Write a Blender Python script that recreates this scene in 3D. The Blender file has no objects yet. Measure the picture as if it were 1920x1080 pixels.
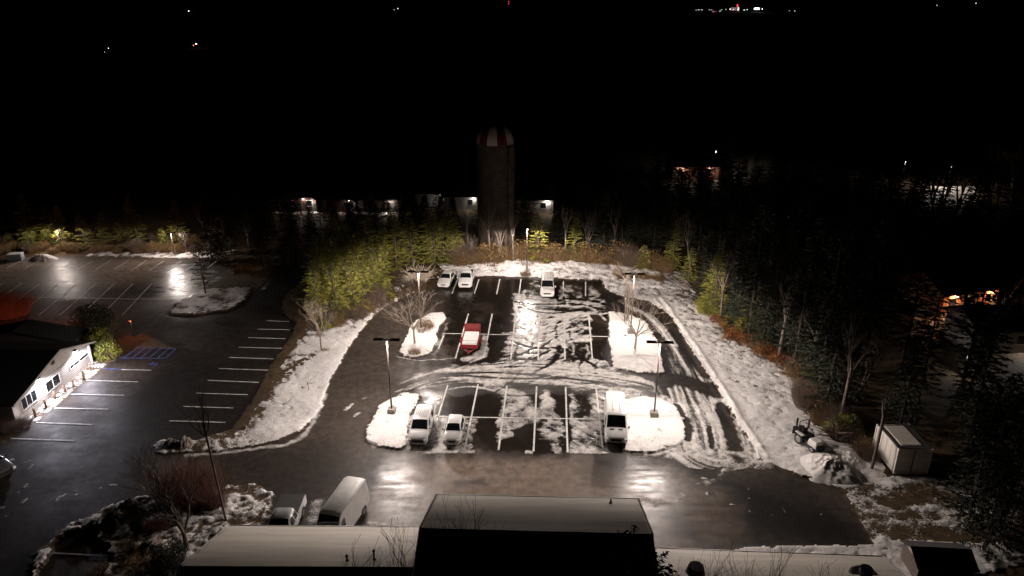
import bpy, bmesh, math, random
import numpy as np
from mathutils import Vector, Matrix
rad = math.radians
# ---------------------------------------------------------------- camera, sky, exposure
S = bpy.context.scene
C = bpy.data.collections.new('car_park_at_night'); S.collection.children.link(C)
CAM_H, FPX, PITCH = 36.2, 1331.0, 0.3723
cam_data = bpy.data.cameras.new('camera'); cam_data.sensor_width = 36.0
cam_data.lens = FPX/1920*36; cam_data.clip_start = 0.5; cam_data.clip_end = 20000
cam = bpy.data.objects.new('camera', cam_data); C.objects.link(cam)
cam.location = (0, 0, CAM_H); cam.rotation_euler = (math.pi/2-PITCH, 0, 0)
S.camera = cam
W = bpy.data.worlds.new('World'); S.world = W; W.use_nodes = True
nt = W.node_tree; bg = nt.nodes['Background']
sky = nt.nodes.new('ShaderNodeTexSky'); sky.sky_type = 'NISHITA'; sky.sun_disc = False
sky.sun_elevation = rad(-4); sky.sun_rotation = rad(150)
nt.links.new(sky.outputs[0], bg.inputs[0]); bg.inputs[1].default_value = 0.004
S.view_settings.view_transform = 'Standard'; S.view_settings.look = 'None'
S.view_settings.exposure = 0.3; S.view_settings.gamma = 1.0
S.cycles.max_bounces = 5; S.cycles.diffuse_bounces = 3; S.cycles.glossy_bounces = 2
S.cycles.transmission_bounces = 2; S.cycles.transparent_max_bounces = 6
S.cycles.sample_clamp_indirect = 4.0

cP, sP = math.cos(PITCH), math.sin(PITCH)
def at(px, py, z=0.0):
    """ground point seen at a pixel of the 1920 x 1080 photograph, on the level z"""
    u = (px-960)/FPX; v = (py-540)/FPX
    d = (u, cP - v*sP, -sP - v*cP)
    t = (z-CAM_H)/d[2]
    return Vector((t*d[0], t*d[1], z))
def atd(px, py, Y):
    u = (px-960)/FPX; v = (py-540)/FPX
    d = (u, cP - v*sP, -sP - v*cP); t = Y/d[1]
    return Vector((t*d[0], Y, CAM_H+t*d[2]))
ROW = 0.0529                                   # the parking rows run this much off the view axis
def P(lst, z=0.0): return np.array([at(x, y, z)[:2] for x, y in lst])

# ---------------------------------------------------------------- object helpers
def tag(o, label=None, cat=None, group=None, kind=None):
    if label: o['label'] = label
    if cat: o['category'] = cat
    if group: o['group'] = group
    if kind: o['kind'] = kind
    return o
def empty(name, loc=(0, 0, 0), rz=0.0, label=None, cat=None, group=None):
    o = bpy.data.objects.new(name, None); C.objects.link(o); o.empty_display_size = 0.3
    o.location = loc; o.rotation_euler = (0, 0, rz)
    return tag(o, label, cat, group)
def kids(o): return [c for c in C.objects if c.parent == o]
def copy_tree(o, parent=None, cache={}):
    c = o.copy(); C.objects.link(c); c.parent = parent
    if o.name not in cache: cache[o.name] = kids(o)
    for k in cache[o.name]: copy_tree(k, c)
    return c
class MB:
    """collects polygons and builds them as ONE mesh object"""
    def __init__(s): s.v = []; s.f = []; s.sm = []
    def add(s, vs, fs, smooth=False):
        b = len(s.v); s.v += [tuple(p) for p in vs]
        s.f += [tuple(i+b for i in f) for f in fs]; s.sm += [smooth]*len(fs); return s
    def box(s, c, d, rz=0.0, taper=1.0, rx=0.0):
        x, y, z = d[0]/2, d[1]/2, d[2]/2
        m = Matrix.Rotation(rz, 3, 'Z') @ Matrix.Rotation(rx, 3, 'X')
        p = [(-x, -y, -z), (x, -y, -z), (x, y, -z), (-x, y, -z)]
        p += [(a*taper, b*taper, -cc) for a, b, cc in p]
        vs = [m @ Vector(q) + Vector(c) for q in p]
        return s.add(vs, [(3, 2, 1, 0), (4, 5, 6, 7), (0, 1, 5, 4), (1, 2, 6, 5), (2, 3, 7, 6), (3, 0, 4, 7)])
    def bar(s, a, b, ra, rb=None, n=8, caps=True):
        a, b = Vector(a), Vector(b); rb = ra if rb is None else rb
        d = (b-a)
        if d.length < 1e-6: return s
        d.normalize(); t = Vector((0, 0, 1)) if abs(d.z) < .9 else Vector((1, 0, 0))
        u = d.cross(t).normalized(); w = d.cross(u)
        vs = [a+(u*math.cos(2*math.pi*i/n)+w*math.sin(2*math.pi*i/n))*ra for i in range(n)]
        vs += [b+(u*math.cos(2*math.pi*i/n)+w*math.sin(2*math.pi*i/n))*rb for i in range(n)]
        fs = [(i, n+i, n+(i+1) % n, (i+1) % n) for i in range(n)]
        s.add(vs, fs, n > 5)
        if caps: s.add([], []); b0 = len(s.v)-2*n; s.f += [tuple(b0+i for i in range(n)), tuple(b0+n+i for i in reversed(range(n)))]; s.sm += [False]*2
        return s
    def quad(s, a, b, c, d): return s.add([a, b, c, d], [(0, 1, 2, 3)])
    def build(s, name, mat, parent=None, bevel=0.0):
        me = bpy.data.meshes.new(name); me.from_pydata(s.v, [], s.f); me.update()
        me.polygons.foreach_set('use_smooth', s.sm); me.materials.append(mat)
        o = bpy.data.objects.new(name, me); C.objects.link(o); o.parent = parent
        if bevel:
            b = o.modifiers.new('bevel', 'BEVEL'); b.width = bevel; b.segments = 2; b.limit_method = 'ANGLE'
        return o
def np_mesh(name, V, F, mat, parent=None, smooth=False, n=4):
    me = bpy.data.meshes.new(name); V = np.asarray(V, dtype=np.float32); F = np.asarray(F, dtype=np.int32)
    me.vertices.add(len(V)); me.vertices.foreach_set('co', V.ravel())
    me.loops.add(F.size); me.loops.foreach_set('vertex_index', F.ravel())
    me.polygons.add(len(F)); me.polygons.foreach_set('loop_start', np.arange(0, F.size, n, dtype=np.int32))
    me.polygons.foreach_set('loop_total', np.full(len(F), n, dtype=np.int32))
    me.polygons.foreach_set('use_smooth', np.full(len(F), smooth)); me.update(calc_edges=True)
    me.materials.append(mat); o = bpy.data.objects.new(name, me); C.objects.link(o); o.parent = parent
    return o

# ---------------------------------------------------------------- materials
def mat(name, col, rough=0.6, metal=0.0, var=0.0, scale=3.0, bump=0.0, emit=None, es=0.0, spec=0.5, col2=None, stretch=(1, 1, 1), trans=0.0, coat=0.0, coords='Object'):
    m = bpy.data.materials.new(name); m.use_nodes = True; N = m.node_tree; b = N.nodes['Principled BSDF']
    b.inputs['Base Color'].default_value = (*col, 1); b.inputs['Roughness'].default_value = rough
    b.inputs['Metallic'].default_value = metal; b.inputs['Specular IOR Level'].default_value = spec
    b.inputs['Coat Weight'].default_value = coat; b.inputs['Coat Roughness'].default_value = .08
    if emit: b.inputs['Emission Color'].default_value = (*emit, 1); b.inputs['Emission Strength'].default_value = es
    if var > 0 or bump > 0 or col2:
        tc = N.nodes.new('ShaderNodeTexCoord'); mp = N.nodes.new('ShaderNodeMapping'); no = N.nodes.new('ShaderNodeTexNoise')
        mp.inputs['Scale'].default_value = stretch
        no.inputs['Scale'].default_value = scale; no.inputs['Detail'].default_value = 6; no.inputs['Roughness'].default_value = .65
        N.links.new(tc.outputs[coords], mp.inputs[0]); N.links.new(mp.outputs[0], no.inputs['Vector'])
        cr = N.nodes.new('ShaderNodeValToRGB'); c2 = col2 or tuple(max(0, c*(1-var)) for c in col)
        c1 = col if col2 else tuple(min(1, c*(1+var)) for c in col)
        cr.color_ramp.elements[0].position = .38; cr.color_ramp.elements[1].position = .62
        cr.color_ramp.elements[0].color = (*c2, 1); cr.color_ramp.elements[1].color = (*c1, 1)
        N.links.new(no.outputs['Fac'], cr.inputs[0]); N.links.new(cr.outputs[0], b.inputs['Base Color'])
        if bump:
            bp = N.nodes.new('ShaderNodeBump'); bp.inputs['Strength'].default_value = bump; bp.inputs['Distance'].default_value = .05
            N.links.new(no.outputs['Fac'], bp.inputs['Height']); N.links.new(bp.outputs[0], b.inputs['Normal'])
    return m
M = dict(
    white_paint=mat('white_paint', (.72, .72, .71), .28, var=.06, scale=1.3, coat=.5),
    snowy_paint=mat('dusty_white_paint', (.62, .61, .58), .5, var=.08, scale=1.5),
    glass=mat('dark_glass', (.008, .01, .011), .06, spec=.6),
    black=mat('black_plastic', (.014, .014, .014), .5, var=.3, scale=8),
    rubber=mat('rubber', (.018, .018, .018), .8, var=.3, scale=20),
    rim=mat('wheel_metal', (.35, .35, .36), .35, metal=.8, var=.1),
    lens=mat('lamp_lens', (.75, .75, .72), .12, spec=.8, var=.05, scale=9),
    red=mat('red_paint', (.2, .012, .014), .4, var=.15, scale=3, coat=.3),
    cover=mat('white_sheet', (.82, .8, .78), .55, var=.05, scale=2.5, bump=.2),
    pole=mat('bronze_pole_paint', (.07, .052, .042), .5, metal=.1, var=.15, scale=2),
    head=mat('dark_lamp_housing', (.012, .011, .01), .6, var=.2),
    concrete=mat('concrete', (.3, .27, .23), .85, var=.2, scale=4, bump=.3),
    line=mat('white_line_paint', (.72, .70, .66), .7, var=.25, scale=4, bump=.3, coords='Object'),
    blue=mat('blue_line_paint', (.09, .15, .38), .6, var=.25, scale=4),
    roof_snow=mat('thin_snow_on_roof', (.52, .475, .41), .75, var=.13, scale=.5, bump=.15, stretch=(.3, 2.2, 1)),
    roof_dark=mat('dark_shingles', (.03, .028, .027), .9, var=.3, scale=5, bump=.3),
    wall_dark=mat('dark_board_wall', (.09, .07, .055), .8, var=.2, scale=3, stretch=(1, 1, 8)),
    siding=mat('pale_siding', (.5, .47, .44), .7, var=.06, scale=2),
    trim=mat('white_trim', (.6, .58, .55), .6, var=.05),
    wood=mat('weathered_wood', (.17, .1, .06), .8, var=.3, scale=3, stretch=(1, 1, .2), bump=.3),
    bark=mat('grey_bark', (.11, .085, .07), .9, var=.35, scale=3, stretch=(1, 1, .3), bump=.5),
    pale_bark=mat('pale_bark', (.13, .105, .085), .9, var=.3, scale=3, stretch=(1, 1, .3), bump=.4),
    bleached=mat('bleached_branches', (.5, .42, .33), .8, var=.25, scale=3),
    twig=mat('brown_twigs', (.12, .082, .06), .9, var=.3, scale=2),
    red_twig=mat('reddish_twigs', (.14, .06, .042), .9, var=.3, scale=2),
    straw=mat('dry_grass', (.2, .13, .06), .9, var=.35, scale=2, bump=.4),
    needle=mat('conifer_needles', (.34, .31, .04), .7, scale=.8, col2=(.06, .08, .015)),  # lit copy of the needles: lamplight put into the yellow-green
    dark_needle=mat('dark_conifer_needles', (.026, .034, .013), .8, scale=1.1, col2=(.01, .014, .006)),  # unlit copy, darkness of the woods put into the colour
    leaf=mat('rust_leaves', (.3, .11, .025), .8, scale=2, col2=(.14, .055, .014)),
    brown_leaf=mat('brown_shrub_leaves', (.26, .15, .05), .85, scale=2, col2=(.08, .05, .02)),
    rock=mat('boulder_stone', (.14, .115, .095), .85, var=.35, scale=3, bump=.8),
    snow=mat('snow_heap', (.78, .76, .74), .7, scale=2.2, bump=1.0, col2=(.6, .56, .53)),
    silo=mat('silo_concrete', (.055, .041, .030), .9, var=.45, scale=.8),
    red_wall=mat('red_boards', (.04, .014, .012), .8, var=.2, scale=3),
    white_wall=mat('white_boards', (.32, .3, .28), .8, var=.1, scale=3),
)
def glow(name, col, s): return mat(name, (0, 0, 0), 1, emit=col, es=s)

# ---------------------------------------------------------------- numpy noise and shapes for the ground
def vn(x, y, seed=0):
    xi = np.floor(x).astype(np.int64); yi = np.floor(y).astype(np.int64); fx = x-xi; fy = y-yi
    fx = fx*fx*(3-2*fx); fy = fy*fy*(3-2*fy)
    def h(a, b):
        n = (a*374761393 + b*668265263 + seed*974711) & 0x7fffffff
        n = ((n ^ (n >> 13))*1274126177) & 0x7fffffff
        return ((n ^ (n >> 16)) & 0xffff)/65535.0
    return (h(xi, yi)*(1-fx)+h(xi+1, yi)*fx)*(1-fy)+(h(xi, yi+1)*(1-fx)+h(xi+1, yi+1)*fx)*fy
def fb(x, y, seed=0, o=4):
    r = 0; a = .5; t = 0
    for i in range(o): r = r+a*vn(x*2**i+i*17.3, y*2**i-i*9.1, seed+i); t += a; a *= .55
    return r/t
def inside(poly, X, Y):
    r = np.zeros(X.shape, bool); n = len(poly); j = n-1
    x0, y0 = poly.min(0); x1, y1 = poly.max(0)
    m = (X >= x0) & (X <= x1) & (Y >= y0) & (Y <= y1); xs, ys = X[m], Y[m]; q = np.zeros(xs.shape, bool)
    for i in range(n):
        xi, yi = poly[i]; xj, yj = poly[j]
        if yi != yj: q ^= ((yi > ys) != (yj > ys)) & (xs < (xj-xi)*(ys-yi)/(yj-yi)+xi)
        j = i
    r[m] = q; return r
def pathf(line, X, Y, reach=6.0):
    """distance (signed) and arc length to a polyline"""
    D = np.full(X.shape, 1e9); Sg = np.zeros(X.shape); T = np.zeros(X.shape); acc = 0
    for (ax, ay), (bx, by) in zip(line[:-1], line[1:]):
        dx, dy = bx-ax, by-ay; L = math.hypot(dx, dy)
        t = np.clip(((X-ax)*dx+(Y-ay)*dy)/(L*L), 0, 1)
        ex, ey = X-ax-t*dx, Y-ay-t*dy; d = np.hypot(ex, ey); m = d < D
        D = np.where(m, d, D); Sg = np.where(m, np.sign(dx*ey-dy*ex), Sg); T = np.where(m, acc+t*L, T); acc += L
    return D*Sg, T
def smooth_path(p, it=2):
    for _ in range(it):
        q = [p[0]]
        for a, b in zip(p[:-1], p[1:]): q += [a*.75+b*.25, a*.25+b*.75]
        p = np.array(q+[p[-1]])
    return p
def sst(e0, e1, x): t = np.clip((x-e0)/(e1-e0), 0, 1); return t*t*(3-2*t)

# ---------------------------------------------------------------- the ground: one height-and-cover field, cut into its regions
def spread(a, b, s): return list(np.arange(a, b, s))
xs = np.array(spread(-110, -80, .8)+spread(-80, -33, .3)+spread(-33, 40, .15)+spread(40, 62, .3)+spread(62, 110.5, .8))
ys = np.array(spread(26, 38, .3)+spread(38, 62, .13)+spread(62, 80, .17)+spread(80, 106, .26)+spread(106, 124, .5)+spread(124, 165, 1.0))
GX, GY = np.meshgrid(xs, ys)
X, Y = GX.ravel(), GY.ravel()
jx = X+(fb(X*.9, Y*.9, 5)-.5)*1.1; jy = Y+(fb(X*.9, Y*.9, 6)-.5)*1.1        # ragged edges
jx2 = X+(fb(X*1.7, Y*1.7, 15)-.5)*.5; jy2 = Y+(fb(X*1.7, Y*1.7, 16)-.5)*.5
n1 = fb(X*.35, Y*.35, 1); n2 = fb(X*1.1, Y*1.1, 2); n3 = fb(X*3, Y*3, 3, 3); nh = fb(X*.5, Y*2.6, 4); nl = fb(X*.12, Y*.12, 9, 3)
LOT = P([(838, 519), (978, 521), (1080, 526), (1128, 527), (1136, 545), (1165, 556), (1215, 566), (1256, 592), (1290, 650), (1335, 715), (1385, 795), (1425, 862), (1500, 893), (1577, 915), (1637, 1022), (1400, 1026), (1230, 1062), (600, 1062), (497, 965), (508, 935), (430, 917), (300, 925), (292, 852), (420, 845), (500, 832), (560, 812), (603, 768), (606, 745), (632, 690), (662, 640), (692, 602), (720, 578), (770, 552), (815, 540)])
ROADP = P([(560, 470), (600, 500), (580, 523), (533, 557), (530, 580), (555, 605), (547, 630), (520, 667), (500, 700), (473, 753), (433, 807), (367, 827), (300, 826), (292, 852), (300, 925), (205, 948), (130, 985), (60, 1050), (50, 1120), (-420, 1120), (-300, 850), (0, 835), (20, 823), (68, 793), (201, 683), (257, 652), (330, 655), (270, 625), (320, 590), (380, 590), (440, 575), (480, 545), (520, 500)])
SIDE = P([(-400, 484), (0, 488), (60, 480), (250, 483), (430, 486), (440, 510), (400, 530), (322, 585), (270, 625), (200, 640), (-400, 640)])
LAWN = P([(58, 1100), (70, 1040), (130, 988), (200, 952), (280, 930), (400, 916), (470, 915), (508, 930), (500, 962), (560, 1000), (560, 1100)])
BAY = P([(60, 1100), (95, 1035), (120, 1008), (178, 978), (187, 1012), (212, 1030), (214, 1062), (180, 1100)])
VERGE_L = P([(560, 535), (600, 520), (640, 505), (830, 500), (838, 521), (770, 552), (720, 578), (692, 602), (662, 640), (632, 690), (606, 745), (603, 768), (560, 812), (500, 832), (420, 845), (292, 852), (288, 835), (300, 826), (367, 827), (433, 807), (473, 753), (500, 700), (520, 667), (547, 630), (555, 605), (530, 580), (533, 557)])
VERGE_R = P([(1080, 500), (1200, 505), (1280, 510), (1310, 560), (1370, 620), (1440, 665), (1500, 705), (1535, 760), (1525, 800), (1600, 815), (1650, 850), (1660, 893), (1850, 903), (1850, 916), (1577, 916), (1500, 895), (1425, 864), (1385, 797), (1335, 717), (1290, 652), (1256, 594), (1215, 568), (1165, 558), (1136, 547), (1120, 526)])
BACK = P([(820, 497), (900, 488), (1000, 486), (1130, 494), (1240, 510), (1240, 540), (1136, 545), (1128, 527), (1080, 526), (978, 521), (838, 519)])
YARD = P([(1577, 914), (1850, 903), (2100, 905), (2100, 1080), (1640, 1030), (1637, 1022)])
STRIP = P([(1330, 1022), (1400, 1016), (1640, 1014), (1860, 1018), (1950, 1050), (1800, 1090), (1300, 1080)])
ISLPX = dict(near_right=([(1170, 750), (1205, 744), (1263, 757), (1276, 780), (1285, 805), (1280, 832), (1228, 850), (1172, 848)]),
    near_left=([(718, 755), (757, 738), (784, 740), (785, 756), (768, 782), (763, 836), (748, 845), (706, 838), (686, 828), (686, 808), (697, 789)]),
    mid_left=([(775, 606), (807, 588), (832, 587), (838, 597), (822, 618), (817, 645), (805, 664), (781, 672), (757, 669), (747, 661)]),
    mid_right=([(1141, 585), (1177, 590), (1210, 604), (1224, 628), (1236, 652), (1246, 700), (1200, 700), (1150, 690), (1142, 645)]),
    side=([(319, 588), (333, 567), (383, 543), (473, 540), (460, 563), (423, 582), (363, 590)]),
    grass=([(428, 506), (440, 494), (455, 487), (500, 487), (505, 500), (470, 510), (436, 514)]))
ISL = {k: P(v) for k, v in ISLPX.items()}
OFFICE_WALK = P([(201, 683), (68, 793), (48, 810), (20, 812), (176, 676)])
OFFICE_YARD = P([(-300, 640), (200, 640), (257, 652), (201, 683), (68, 793), (20, 823), (0, 835), (-300, 850)])

snow = -.25+.75*(n1-.5)*1.6+.5*(n2-.5); soil = np.ones_like(X); wet = np.zeros_like(X); tone = np.ones_like(X); Z = np.zeros_like(X)
def put(a, m, v): a[m] = (v[m] if isinstance(v, np.ndarray) else v)
iLOT = inside(LOT, jx2, jy2); iROAD = inside(ROADP, jx2, jy2); iSIDE = inside(SIDE, jx2, jy2); iLAWN = inside(LAWN, jx, jy)
iVL = inside(VERGE_L, jx2, jy2); iVR = inside(VERGE_R, jx, jy); iBACK = inside(BACK, jx, jy)
iISL = {k: inside(v, jx2 if k != 'side' else jx, jy2) for k, v in ISL.items()}
# verges and the lawn
c = at(600, 560)
flv = fb(X*2.2+Y*.8, Y*1.2, 161, 4)
put(snow, iVL, .86+.4*(n2-.5)+.3*(n3-.5)+1.0*(flv-.5)+.9*np.clip((at(560, 640).y-Y)/14, -1, 0)+.25*np.clip((X-at(620, 650).x)/5, -1.5, 1))
ravine, rt = pathf(smooth_path(P([(585, 668), (548, 690), (520, 720)])), X, Y)
snow -= 1.2*np.exp(-(ravine/.5)**2)*iVL*(n3 > .42)
dd, tt = pathf(P([(530, 585), (557, 605), (547, 632), (520, 667), (500, 700), (473, 753), (433, 807)]), jx, jy); snow -= iVL*1.0*np.exp(-(dd/1.3)**2)
right_edge = np.clip((at(1380, 700).x+ (Y-at(1380, 700).y)*-.35 - X)/12, -1, .4)
put(snow, iVR, .74+.5*(n2-.5)+.4*(n3-.5)+.75*(flv-.5)+.35*right_edge)
put(snow, iBACK, .72+.9*(n2-.5)+.8*(n3-.5))
put(snow, iLAWN, .50+1.1*(n2-.5)+1.2*(n3-.5)+.5*(n1-.5))
yard = inside(YARD, jx, jy)
put(snow, yard, .38+1.2*(fb(X*.45, Y*.8, 31)-.5)+.7*(n2-.5)+.5*(n3-.5))
strip = inside(STRIP, jx2, jy2); put(snow, strip, .85+.9*(fb(X*1.2+Y*.8, Y*3.5-X, 33)-.5)+.5*(n3-.5))
walk = inside(OFFICE_WALK, X, Y); put(snow, walk, .45+.8*(n3-.5)); 
oy = inside(OFFICE_YARD, X, Y) & ~walk; put(snow, oy, .1+.9*(n2-.5))
far_strip = (Y > at(0, 487).y-.5) & (Y < at(0, 476).y+2) & (X < at(430, 480).x) & (X > at(160, 480).x); put(snow, far_strip, .55+1.2*(n2-.5)+.6*(n3-.5))
for poly, v in (([(1740, 350), (1830, 350), (1840, 388), (1730, 390)], .8), ([(1235, 300), (1405, 303), (1405, 336), (1245, 332)], .75), ([(515, 384), (745, 388), (745, 404), (515, 402)], .6), ([(960, 396), (1060, 398), (1060, 388), (960, 388)], .6), ([(1720, 520), (1860, 540), (1860, 660), (1700, 640)], .45)):
    m_ = inside(P(poly), jx, jy); put(snow, m_, v+1.0*(n2-.5)+.6*(fb(X*.3, Y*.15, 170)-.5))
# asphalt
bay = inside(BAY, jx, jy)
A = (iLOT | iROAD | iSIDE | bay)
for k in iISL: A &= ~iISL[k]
A &= ~(iVL | (iLAWN & ~bay))
soil[A] = 0; wet[A] = .35+.5*(n1[A]-.5)
snow[A] = -.35+.5*(n1[A]-.5)
def soft(poly, w=1.0, jit=1.0):
    """0..1 inside a pixel polygon with a soft, ragged edge w metres wide"""
    p = P(poly); q = np.vstack([p, p[:1]]); ax = X+(jx-X)*jit; ay = Y+(jy-Y)*jit
    x0, y0 = p.min(0)-w*2; x1, y1 = p.max(0)+w*2; m = (X > x0) & (X < x1) & (Y > y0) & (Y < y1)
    out = np.zeros_like(X); d, _ = pathf(q, ax[m], ay[m]); i = inside(p, ax[m], ay[m])
    out[m] = sst(-w/2, w/2, np.where(i, np.abs(d), -np.abs(d))); return out
def cover(poly, val, w=1.0, jit=1.0):
    global snow
    k = soft(poly, w, jit)*A; snow = snow*(1-k)+val*k
# smeared snow through the middle of the lot
def swirl(px, py, fr, ft, seed):
    c_ = at(px, py); ax, ay = X+(jx-X)*.8-c_.x, Y+(jy-Y)*.8-c_.y; r_ = np.hypot(ax, ay); th_ = np.arctan2(ay, ax); return fb(r_*fr, th_*ft, seed, 4)
s1, s2, s3 = swirl(900, 545, 1.7, 3.0, 171), swirl(1170, 705, 1.9, 3.0, 172), swirl(1035, 500, 2.2, 3.5, 173)
mid = .78+1.4*(np.where(n1 > .5, s1, s2)-.5)+1.1*(s3-.5)+.5*(n3-.5)+.3*(n2-.5)
cover([(962, 545), (985, 548), (1000, 560), (1130, 566), (1143, 590), (1142, 690), (1150, 700), (1060, 700), (900, 700), (940, 660), (955, 610), (970, 575)], mid, 2.6, 2.4)
cover([(960, 548), (1000, 545), (1040, 568), (1128, 560), (1140, 583), (1060, 590), (980, 590)], .58+1.8*(swirl(1060, 440, 2.3, 2.5, 174)-.5)+.5*(n3-.5), 1.5)
cover([(1000, 527), (1016, 527), (1014, 555), (978, 560), (985, 540)], .45+1.2*(n2-.5), .8)
cover([(1045, 535), (1128, 530), (1130, 560), (1045, 566)], .36+1.1*(n2-.5)+.9*(fb(X*1.6, Y*.5, 43)-.5), .8)
cover([(970, 590), (1005, 590), (1010, 660), (965, 665)], .6+.8*(n3-.5), 1.5)
cover([(1010, 592), (1102, 592), (1110, 665), (1060, 678), (1008, 676)], .60+1.6*(s2-.5)+1.3*(fb((X-Y*.7)*2.4, (Y+X*.7)*.4, 44)-.5)+.5*(n3-.5), 1.5, 2)
cover([(1108, 590), (1141, 590), (1141, 680), (1112, 672)], -.1+.6*(n2-.5), .5)
cover([(1060, 640), (1110, 640), (1112, 676), (1060, 676)], .25+.9*(n2-.5), .8)
cover([(838, 598), (852, 592), (832, 640), (822, 672), (808, 672), (818, 640)], .45+.9*(n2-.5), .7)
cover([(905, 628), (918, 628), (916, 672), (880, 680), (862, 676), (895, 655)], .7+.6*(n3-.5), .9)
# cross aisle with its swirled wheel tracks
sw, swt = pathf(smooth_path(P([(700, 760), (740, 722), (800, 700), (900, 692), (1000, 690), (1100, 700), (1190, 712), (1260, 730), (1300, 760)])), X, Y)
aisle = .63+1.6*(fb(sw*1.7, swt*.11, 51)-.5)+1.3*(fb(sw*4.5, swt*.2, 52, 3)-.5)+.5*(n2-.5)
cover([(765, 705), (850, 684), (1000, 674), (1142, 690), (1240, 703), (1262, 730), (1165, 752), (1120, 732), (1000, 722), (900, 716), (800, 730), (740, 740), (712, 752)], aisle+.08, 1.6)
cover([(850, 684), (1142, 688), (1142, 702), (1000, 700), (860, 700)], aisle+.25, 1.0)
for arc, wd in (([(880, 700), (930, 722), (975, 750), (1005, 785)], 1.2), ([(820, 735), (880, 722), (940, 735), (985, 770)], .25), ([(870, 690), (960, 705), (1060, 712), (1160, 735)], .5), ([(985, 545), (960, 575), (985, 600), (1060, 600)], .4), ([(1060, 560), (1110, 575), (1135, 600)], .3), ([(1000, 670), (1050, 640), (1090, 610)], .3), ([(970, 660), (1030, 640), (1060, 610)], .25)):
    d, t = pathf(smooth_path(P(arc)), X, Y); k = np.exp(-(d/wd)**2)*A; snow = snow*(1-k)+(.72+.7*(n3-.5)+.5*(fb(d*5, t*.4, 61)-.5))*k
for arc, wd in (([(960, 565), (1010, 572), (1080, 568), (1130, 580)], .22), ([(975, 575), (1030, 590), (1100, 580)], .18), ([(700, 750), (760, 716), (860, 702), (960, 712), (1060, 708)], .22), ([(720, 742), (780, 712), (880, 697), (1000, 702), (1120, 716), (1220, 730)], .2), ([(960, 640), (1000, 655), (1060, 650), (1120, 690)], .2), ([(1000, 700), (1040, 680), (1050, 650)], .25)):
    d, t = pathf(smooth_path(P(arc)), X, Y); k = np.exp(-(d/wd)**2)*A*.9; snow = snow*(1-k)-.1*k
# near rows
cover([(938, 752), (955, 742), (1000, 790), (985, 800), (945, 825), (935, 845), (926, 800)], .62+1.1*(n2-.5)+.6*(n3-.5), 1.0)
cover([(955, 725), (985, 735), (1004, 770), (990, 788), (950, 770)], .6+.9*(n2-.5), 1.0)
cover([(1012, 735), (1040, 735), (1050, 790), (1058, 800), (1060, 846), (1040, 850), (1008, 820)], .48+1.2*(n2-.5)+1.0*(s2-.5), 1.0, 2)
cover([(1066, 728), (1130, 728), (1150, 850), (1066, 850)], .60+.7*(n2-.5)+1.0*(fb((X+Y)*2.6, (Y-X)*.5, 71)-.5), .5)
cover([(1075, 735), (1112, 735), (1112, 780), (1075, 782)], .30+1.2*(n2-.5), .6)
cover([(760, 775), (825, 780), (822, 848), (765, 848)], .62+.9*(n3-.5), .5)
cover([(820, 780), (895, 780), (885, 846), (820, 848)], .48+1.1*(n3-.5)+.5*(n2-.5), .5)
cover([(788, 735), (838, 722), (818, 776), (786, 776)], .0+.7*(n1-.5), .6)
cover([(826, 785), (842, 785), (838, 845), (818, 847)], .8+.5*(n3-.5), .3)
for yy, x0, x1 in ((847, 795, 890), (848, 1066, 1140), (848, 985, 1000)):
    k = np.exp(-((X*0+Y-(at(0, yy).y))/.35)**2)*(X > at(x0, yy).x)*(X < at(x1, yy).x)*A; snow = snow*(1-k)+(.8+.8*(n3-.5))*k
# right hand drive: dark wheel lanes between streaks of snow
dp = smooth_path(P([(1128, 531), (1140, 552), (1185, 572), (1232, 605), (1268, 655), (1305, 715), (1330, 775), (1345, 840)]))
d, t = pathf(dp, X, Y)
drive = .60+1.4*(fb(d*2.6, t*.10, 81)-.5)+1.1*(fb(d*6, t*.25, 82, 3)-.5)
k = sst(5.5, 4.0, np.abs(d))*A*(Y < at(0, 560).y)*inside(P([(1136, 545), (1300, 560), (1480, 880), (1170, 880), (1288, 800), (1280, 760), (1180, 740), (1246, 700), (1236, 652), (1210, 604)]), jx, jy)
snow = snow*(1-k)+drive*k
cover([(1180, 742), (1250, 744), (1290, 770), (1300, 830), (1230, 858), (1180, 858), (1283, 834), (1283, 790), (1262, 757)], .75+.8*(n3-.5), .8)
cover([(1255, 748), (1320, 760), (1350, 800), (1345, 862), (1240, 862), (1285, 838), (1287, 800)], drive+.22, 1.0)
for lane, wd, dv in (([(1128, 533), (1140, 552), (1195, 568), (1250, 592), (1292, 648), (1330, 702)], 1.1, -.35), ([(1352, 762), (1369, 808), (1384, 862)], .6, -.3), ([(1266, 762), (1290, 796), (1290, 822)], .45, -.25), ([(1195, 590), (1225, 625), (1240, 668), (1250, 720)], .75, -.25), ([(1225, 706), (1290, 715), (1345, 735)], 1.2, -.2), ([(1330, 800), (1335, 840)], .2, -.1), ([(1060, 560), (1110, 563), (1150, 575)], .3, -.2)):
    dd, tt = pathf(smooth_path(P(lane)), jx2, jy2); k = np.exp(-(dd/wd)**4)*A*.92; snow = snow*(1-k)+(dv+.9*(fb(dd*3, tt*.3, 88)-.5))*k
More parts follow.
